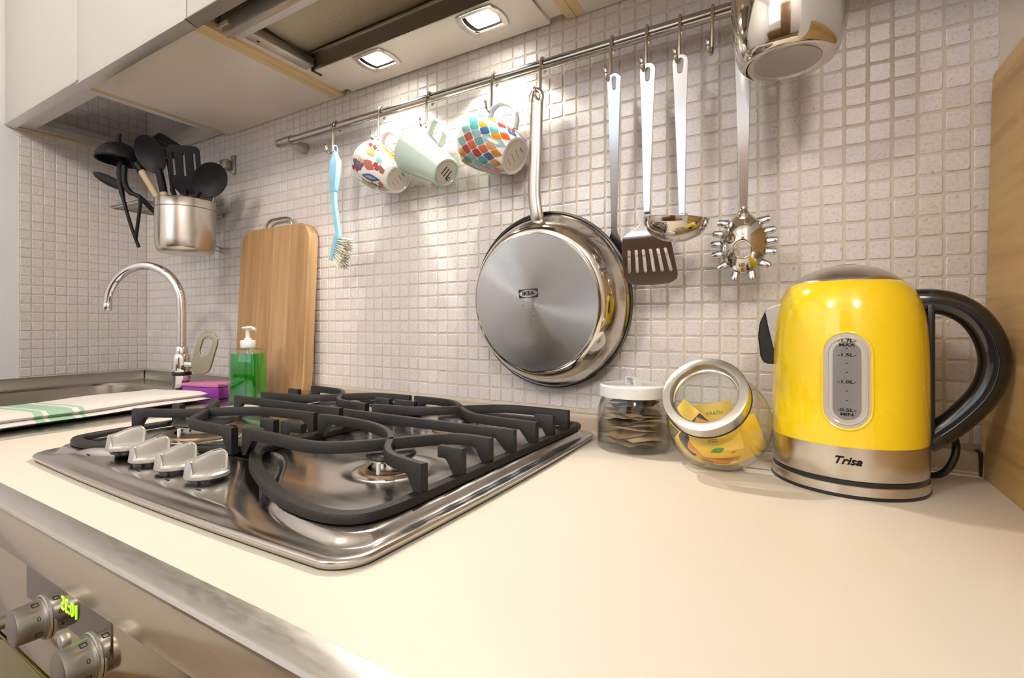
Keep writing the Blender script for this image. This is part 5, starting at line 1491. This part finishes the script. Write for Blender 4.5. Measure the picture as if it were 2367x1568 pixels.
def towel_layer(x0, x1, y0, y1, z0, z1, seed):
    N, Mm = 18, 34
    rnd = random.Random(seed); ph = [rnd.uniform(0, 6) for _ in range(3)]
    vs, fs = [], []
    def edge(x, y):
        return 0.0022 * math.sin(9 * x * 4 + ph[0]) * 0 + .0012 * math.sin(30 * y + ph[1]) + .0010 * math.sin(26 * x + ph[2])
    for top in (0, 1):
        for j in range(Mm + 1):
            for i in range(N + 1):
                a, b = i / N, j / Mm
                x = x0 + (x1 - x0) * a; y = y0 + (y1 - y0) * b
                e_ = min(a, 1 - a) * (x1 - x0); e2 = min(b, 1 - b) * (y1 - y0); ee = min(e_, e2)
                rr_ = (z1 - z0) / 2; k_ = 1 - min(1, ee / .008); bulge = rr_ * math.sqrt(max(0, 1 - k_ * k_))
                mid = (z0 + z1) / 2
                z = mid + (bulge if top else -bulge) + edge(x, y) * (1 if top else .3)
                vs.append((x, y + .004 * math.sin(20 * x + ph[0]), z))
    n1 = (N + 1) * (Mm + 1)
    for j in range(Mm):
        for i in range(N):
            a = j * (N + 1) + i
            fs.append([a, a + N + 1, a + N + 2, a + 1]); fs.append([n1 + a, n1 + a + 1, n1 + a + N + 2, n1 + a + N + 1])
    ring = [i for i in range(N + 1)] + [(j) * (N + 1) + N for j in range(1, Mm + 1)] + [Mm * (N + 1) + i for i in range(N - 1, -1, -1)] + [j * (N + 1) for j in range(Mm - 1, 0, -1)]
    for k in range(len(ring)):
        p, q = ring[k], ring[(k + 1) % len(ring)]; fs.append([p, q, n1 + q, n1 + p])
    return fixn(mesh('towel', vs, fs))
link('lower_fold', towel_layer(-.084, .090, -.215, .215, .0, .0085, 1), 'towel', tw)
link('upper_fold', towel_layer(-.083, .083, -.212, .212, .0080, .0215, 2), 'towel', tw)

# ================================================================== WALL RACK, STEEL POT, BLACK UTENSILS
rk = thing('wall_rack', 'small steel wall rack with a slatted shelf in the corner above the sink', 'rack', (-1.38, -0.10, 0.475))
def rkl(x, y, z): return (x + 1.38, y + .10, z - .475)
for q in range(9):
    y = -0.012 - q * .0235
    a, b = rkl(-1.515, y - .0105, .4735), rkl(-1.365, y + .0105, .4765)
    box('shelf_slat', a[0], b[0], a[1], b[1], a[2], b[2], 'alu_dark', rk, .0006)
for y in (-.014, -.205): tube('shelf_wire', [rkl(-1.515, y, .472), rkl(-1.365, y, .472)], .0022, 'steel', rk, seg=8)
for x in (-1.505, -1.372): tube('shelf_wire', [rkl(x, -.004, .470), rkl(x, -.208, .470)], .0022, 'steel', rk, seg=8)
a, b = rkl(-1.3335, -.0042, .5840), rkl(-1.3185, -.0004, .6340); box('wall_plate', a[0], b[0], a[1], b[1], a[2], b[2], 'alu_dark', rk, .0008)
for z in (.590, .628): lathe('screw', [(0, .0012), (.003, .0006), (.0032, 0)], 'steel', rk, 12, mw=frame_z(rkl(-1.326, -.0044, z), (0, -1, 0), (1, 0, 0)))
a, b = rkl(-1.362, -.020, .598), rkl(-1.334, -.0045, .622); box('rail_socket', a[0], b[0], a[1], b[1], a[2], b[2], 'alu_dark', rk, .001)
for dz in (0, .010):
    tube('rack_wire', catmull([rkl(-1.345, -.014, .606 + dz), rkl(-1.38, -.020, .604 + dz), rkl(-1.46, -.022, .600 + dz), rkl(-1.53, -.022, .600 + dz)], 4), .0022, 'steel', rk, seg=8)
tube('rack_wire', catmull([rkl(-1.395, -.002, .386), rkl(-1.372, -.016, .386), rkl(-1.36, -.040, .387), rkl(-1.355, -.062, .388)], 4), .0024, 'steel', rk, seg=8)
tube('rack_wire', catmull([rkl(-1.395, -.002, .376), rkl(-1.37, -.012, .374), rkl(-1.352, -.040, .374), rkl(-1.350, -.066, .376)], 4), .0024, 'steel', rk, seg=8)
for x in (-1.50, -1.40): tube('rack_wire', [rkl(x, -.010, .600), rkl(x, -.010, .474)], .0022, 'steel', rk, seg=8)
for lab, m, p, r_, s in (('teal folded cloth lying on the wall rack', 'teal', (-1.475, -.105, .4785), .35, (.085, .05, .016)), ('blue sponge cloth at the front of the wall rack', 'bluecloth', (-1.487, -.168, .4785), .5, (.060, .034, .011))):
    o = box('cloth', -s[0] / 2, s[0] / 2, -s[1] / 2, s[1] / 2, 0, s[2], m, None, min(s) * .35, 3)
    o.location = p; o.rotation_euler = (0, 0, r_); tag(o, lab, 'cloth')
lathe_o = lathe('strainer', [(0, .001), (.03, .001), (.034, .012), (.040, .055), (.042, .056), (.042, .058), (.038, .058), (.032, .013), (.028, .003), (0, .003)], 'greyplastic', None, 40, loc=(-1.40, -.060, .4775))
tag(lathe_o, 'grey plastic beaker on the wall rack behind the steel pot', 'beaker')

PX, PY, PZ0 = -1.300, -0.275 + 0.137, 0.3455
PX, PY = -1.2960, -0.1365
RP = .0640
pot = thing('utensil_pot', 'brushed steel pot hung on the wall rack full of cooking utensils', 'pot', (PX, PY, PZ0))
lathe('body', [(0, .0004), (.046, .0004), (.054, .0022), (.0600, .0075), (.0625, .015), (.0635, .030), (.0640, .108), (.0640, .127), (.0648, .1285), (.0640, .1295), (.0630, .1285), (.0628, .030), (.061, .015), (.054, .005), (0, .003)], 'brushed', pot, 72)
tube('bead', [(.0642 * math.cos(2 * PI * k / 64), .0642 * math.sin(2 * PI * k / 64), .108) for k in range(64)], .0011, 'alu_dark', pot, seg=8, closed=True)
tube('hanger', catmull([(-.045, .046, .126), (-.045, .060, .132), (-.045, .066, .1285), (-.045, .066, .120)], 4), .003, 'steel', pot, seg=8)
# positions given in metres right / up of the pot centre as seen from the room, plus depth towards the room
AX = Vector((CT, ST, 0)); DP = Vector((ST, -CT, 0))                       # right and towards the room
PC = Vector((PX, PY, PZ0))
def q3(r, h, d=0.0): return PC + AX * r + DP * d + Vector((0, 0, h))
def spoon(name, label, cat, foot, neck, headc, hw, hh, face, mh, bowl=True, slots=0, handle_r=.0048, wood=None):
    t = thing(name, label, cat, foot, group='black utensils in the steel pot')
    O = Vector(foot); f, n, h = Vector(foot) - O, Vector(neck) - O, Vector(headc) - O
    tube('handle', [f, f * .5 + n * .5, n], [handle_r, handle_r * 1.05, handle_r], wood or mh, t, seg=12)
    ax = (h - n).normalized()
    mw = frame_z(h, face, ax)                                    # local x = along the handle, z = facing
    tube('shank', catmull([f * .25 + n * .75, n, n + ax * .012, h - ax * hh * .82], 4), [handle_r * 1.12] * 8 + [handle_r * .95] * 5, mh, t, seg=10)
    if slots:
        olp = [(-hh, -hw * .35), (-hh * .72, -hw * .85), (-hh * .4, -hw), (hh * .85, -hw * 1.0), (hh * .98, -hw * .86), (hh, -hw * .6), (hh * 1.0, hw * .6), (hh * .98, hw * .86), (hh * .85, hw), (-hh * .4, hw), (-hh * .72, hw * .85), (-hh, hw * .35)]
        sl = [[(-hh * .25, y - .0032), (hh * .72, y - .0032), (hh * .72, y + .0032), (-hh * .25, y + .0032)][::-1] for y in [hw * (-.66 + 1.32 * k / (slots - 1)) for k in range(slots)]]
        link('blade', plate_me([olp] + sl, .0028, .0007), mh, t, mw=mw)
    else:
        me = lathe_me([(math.sin(PI / 2 * k / 10), -(1 - math.sin(PI / 2 * k / 10) ** 2) * .32) for k in range(11)], 36)
        warp(me, lambda c: Vector((c.x * hh, c.y * hw, (c.z + .02) * hw)))
        o = link('head', me, mh, t, mw=mw); s_ = o.modifiers.new('thickness', 'SOLIDIFY'); s_.thickness = .0022
    return t
px = 1.2 / 1132                                                        # metres per photo pixel at the pot
def pp(u, v, d=0.0): return q3((u - 430) * px, (530 - v) * px + .063, d)
VIEW = DP + Vector((0, 0, -.25))
# slotted turners
spoon('slotted_turner', 'black slotted turner standing at the front of the steel pot', 'turner', pp(436, 575, .0), pp(436, 462, .010), pp(440, 400, .020), .036, .056, VIEW + AX * .1, 'blacknylon', slots=3)
spoon('slotted_turner', 'black slotted turner at the back of the steel pot, tilted over the others', 'turner', pp(440, 570, -.03), pp(392, 440, -.012), pp(378, 338, -.01), .044, .034, Vector((0, 0, -1)) + DP * .42 - AX * .15, 'blacknylon', slots=4)
# spoons
spoon('serving_spoon', 'black serving spoon with pale wooden handle in the steel pot', 'spoon', pp(412, 570, .012), pp(390, 412, .030), pp(371, 368, .034), .035, .0455, VIEW, 'blacknylon', wood='palewood', handle_r=.0075)
spoon('serving_spoon', 'black serving spoon leaning out on the right of the steel pot', 'spoon', pp(436, 575, .010), pp(463, 466, .020), pp(499, 424, .024), .0365, .045, VIEW + AX * .2, 'blacknylon')
# slim spatula pointing left
sv = spoon('silicone_spatula', 'narrow black spatula pointing out on the left of the steel pot', 'spatula', pp(420, 560, -.01), pp(338, 462, .02), pp(278, 428, .03), .0115, .050, VIEW + Vector((0, 0, .5)), 'blacknylon')
# ladle hooked over the rim with its dome up
ld_ = thing('soup_ladle', 'black ladle with pale wooden handle hooked head-up over the steel pot', 'ladle', pp(405, 565, -.02), group='black utensils in the steel pot')
O = Vector(ld_.location)
tube('handle', [pp(405, 565, -.02) - O, pp(372, 460, .012) - O, pp(336, 392, .022) - O], [.0068, .0075, .0075], 'palewood', ld_, seg=12)
tube('shank', catmull([pp(342, 402, .021) - O, pp(330, 385, .022) - O, pp(318, 366, .020) - O, pp(308, 350, .016) - O], 4), [.0095] * 5 + [.0075] * 8, 'blacknylon', ld_, seg=12)
me = lathe_me([(math.sin(PI / 2 * k / 12), math.cos(PI / 2 * k / 12)) for k in range(13)], 44)
warp(me, lambda c: Vector((c.x * .0480, c.y * .0480, c.z * .046)))
o = link('head', me, 'blacknylon', ld_, mw=frame_z(pp(291, 381, .02) - O, Vector((0, 0, 1)) - DP * .05 + AX * .04, (1, 0, 0))); s_ = o.modifiers.new('thickness', 'SOLIDIFY'); s_.thickness = .0022
tube('hook_tip', [pp(283, 336, .01) - O, pp(279, 322, .008) - O, pp(282, 312, .006) - O], [.006, .005, .0045], 'blacknylon', ld_, seg=10)
# long thin tool hanging outside the pot
lt = thing('kitchen_utensil', 'long thin black utensil hooked over the left rim of the steel pot', 'utensil', pp(368, 580, .066), group='black utensils in the steel pot')
O = Vector(lt.location)
tube('arm', catmull([pp(305, 378, .03) - O, pp(312, 410, .045) - O, pp(322, 445, .058) - O, pp(345, 520, .064) - O, pp(368, 582, .066) - O], 4), [.0075] * 6 + [.0055] * 4 + [.0036] * 7, 'blacknylon', lt, seg=10)
tube('arm', catmull([pp(325, 400, .05) - O, pp(330, 440, .056) - O, pp(352, 464, .066) - O, pp(372, 472, .070) - O, pp(374, 490, .070) - O, pp(369, 530, .070) - O, pp(363, 566, .068) - O], 4), [.006] * 9 + [.0036] * 16, 'blacknylon', lt, seg=10)
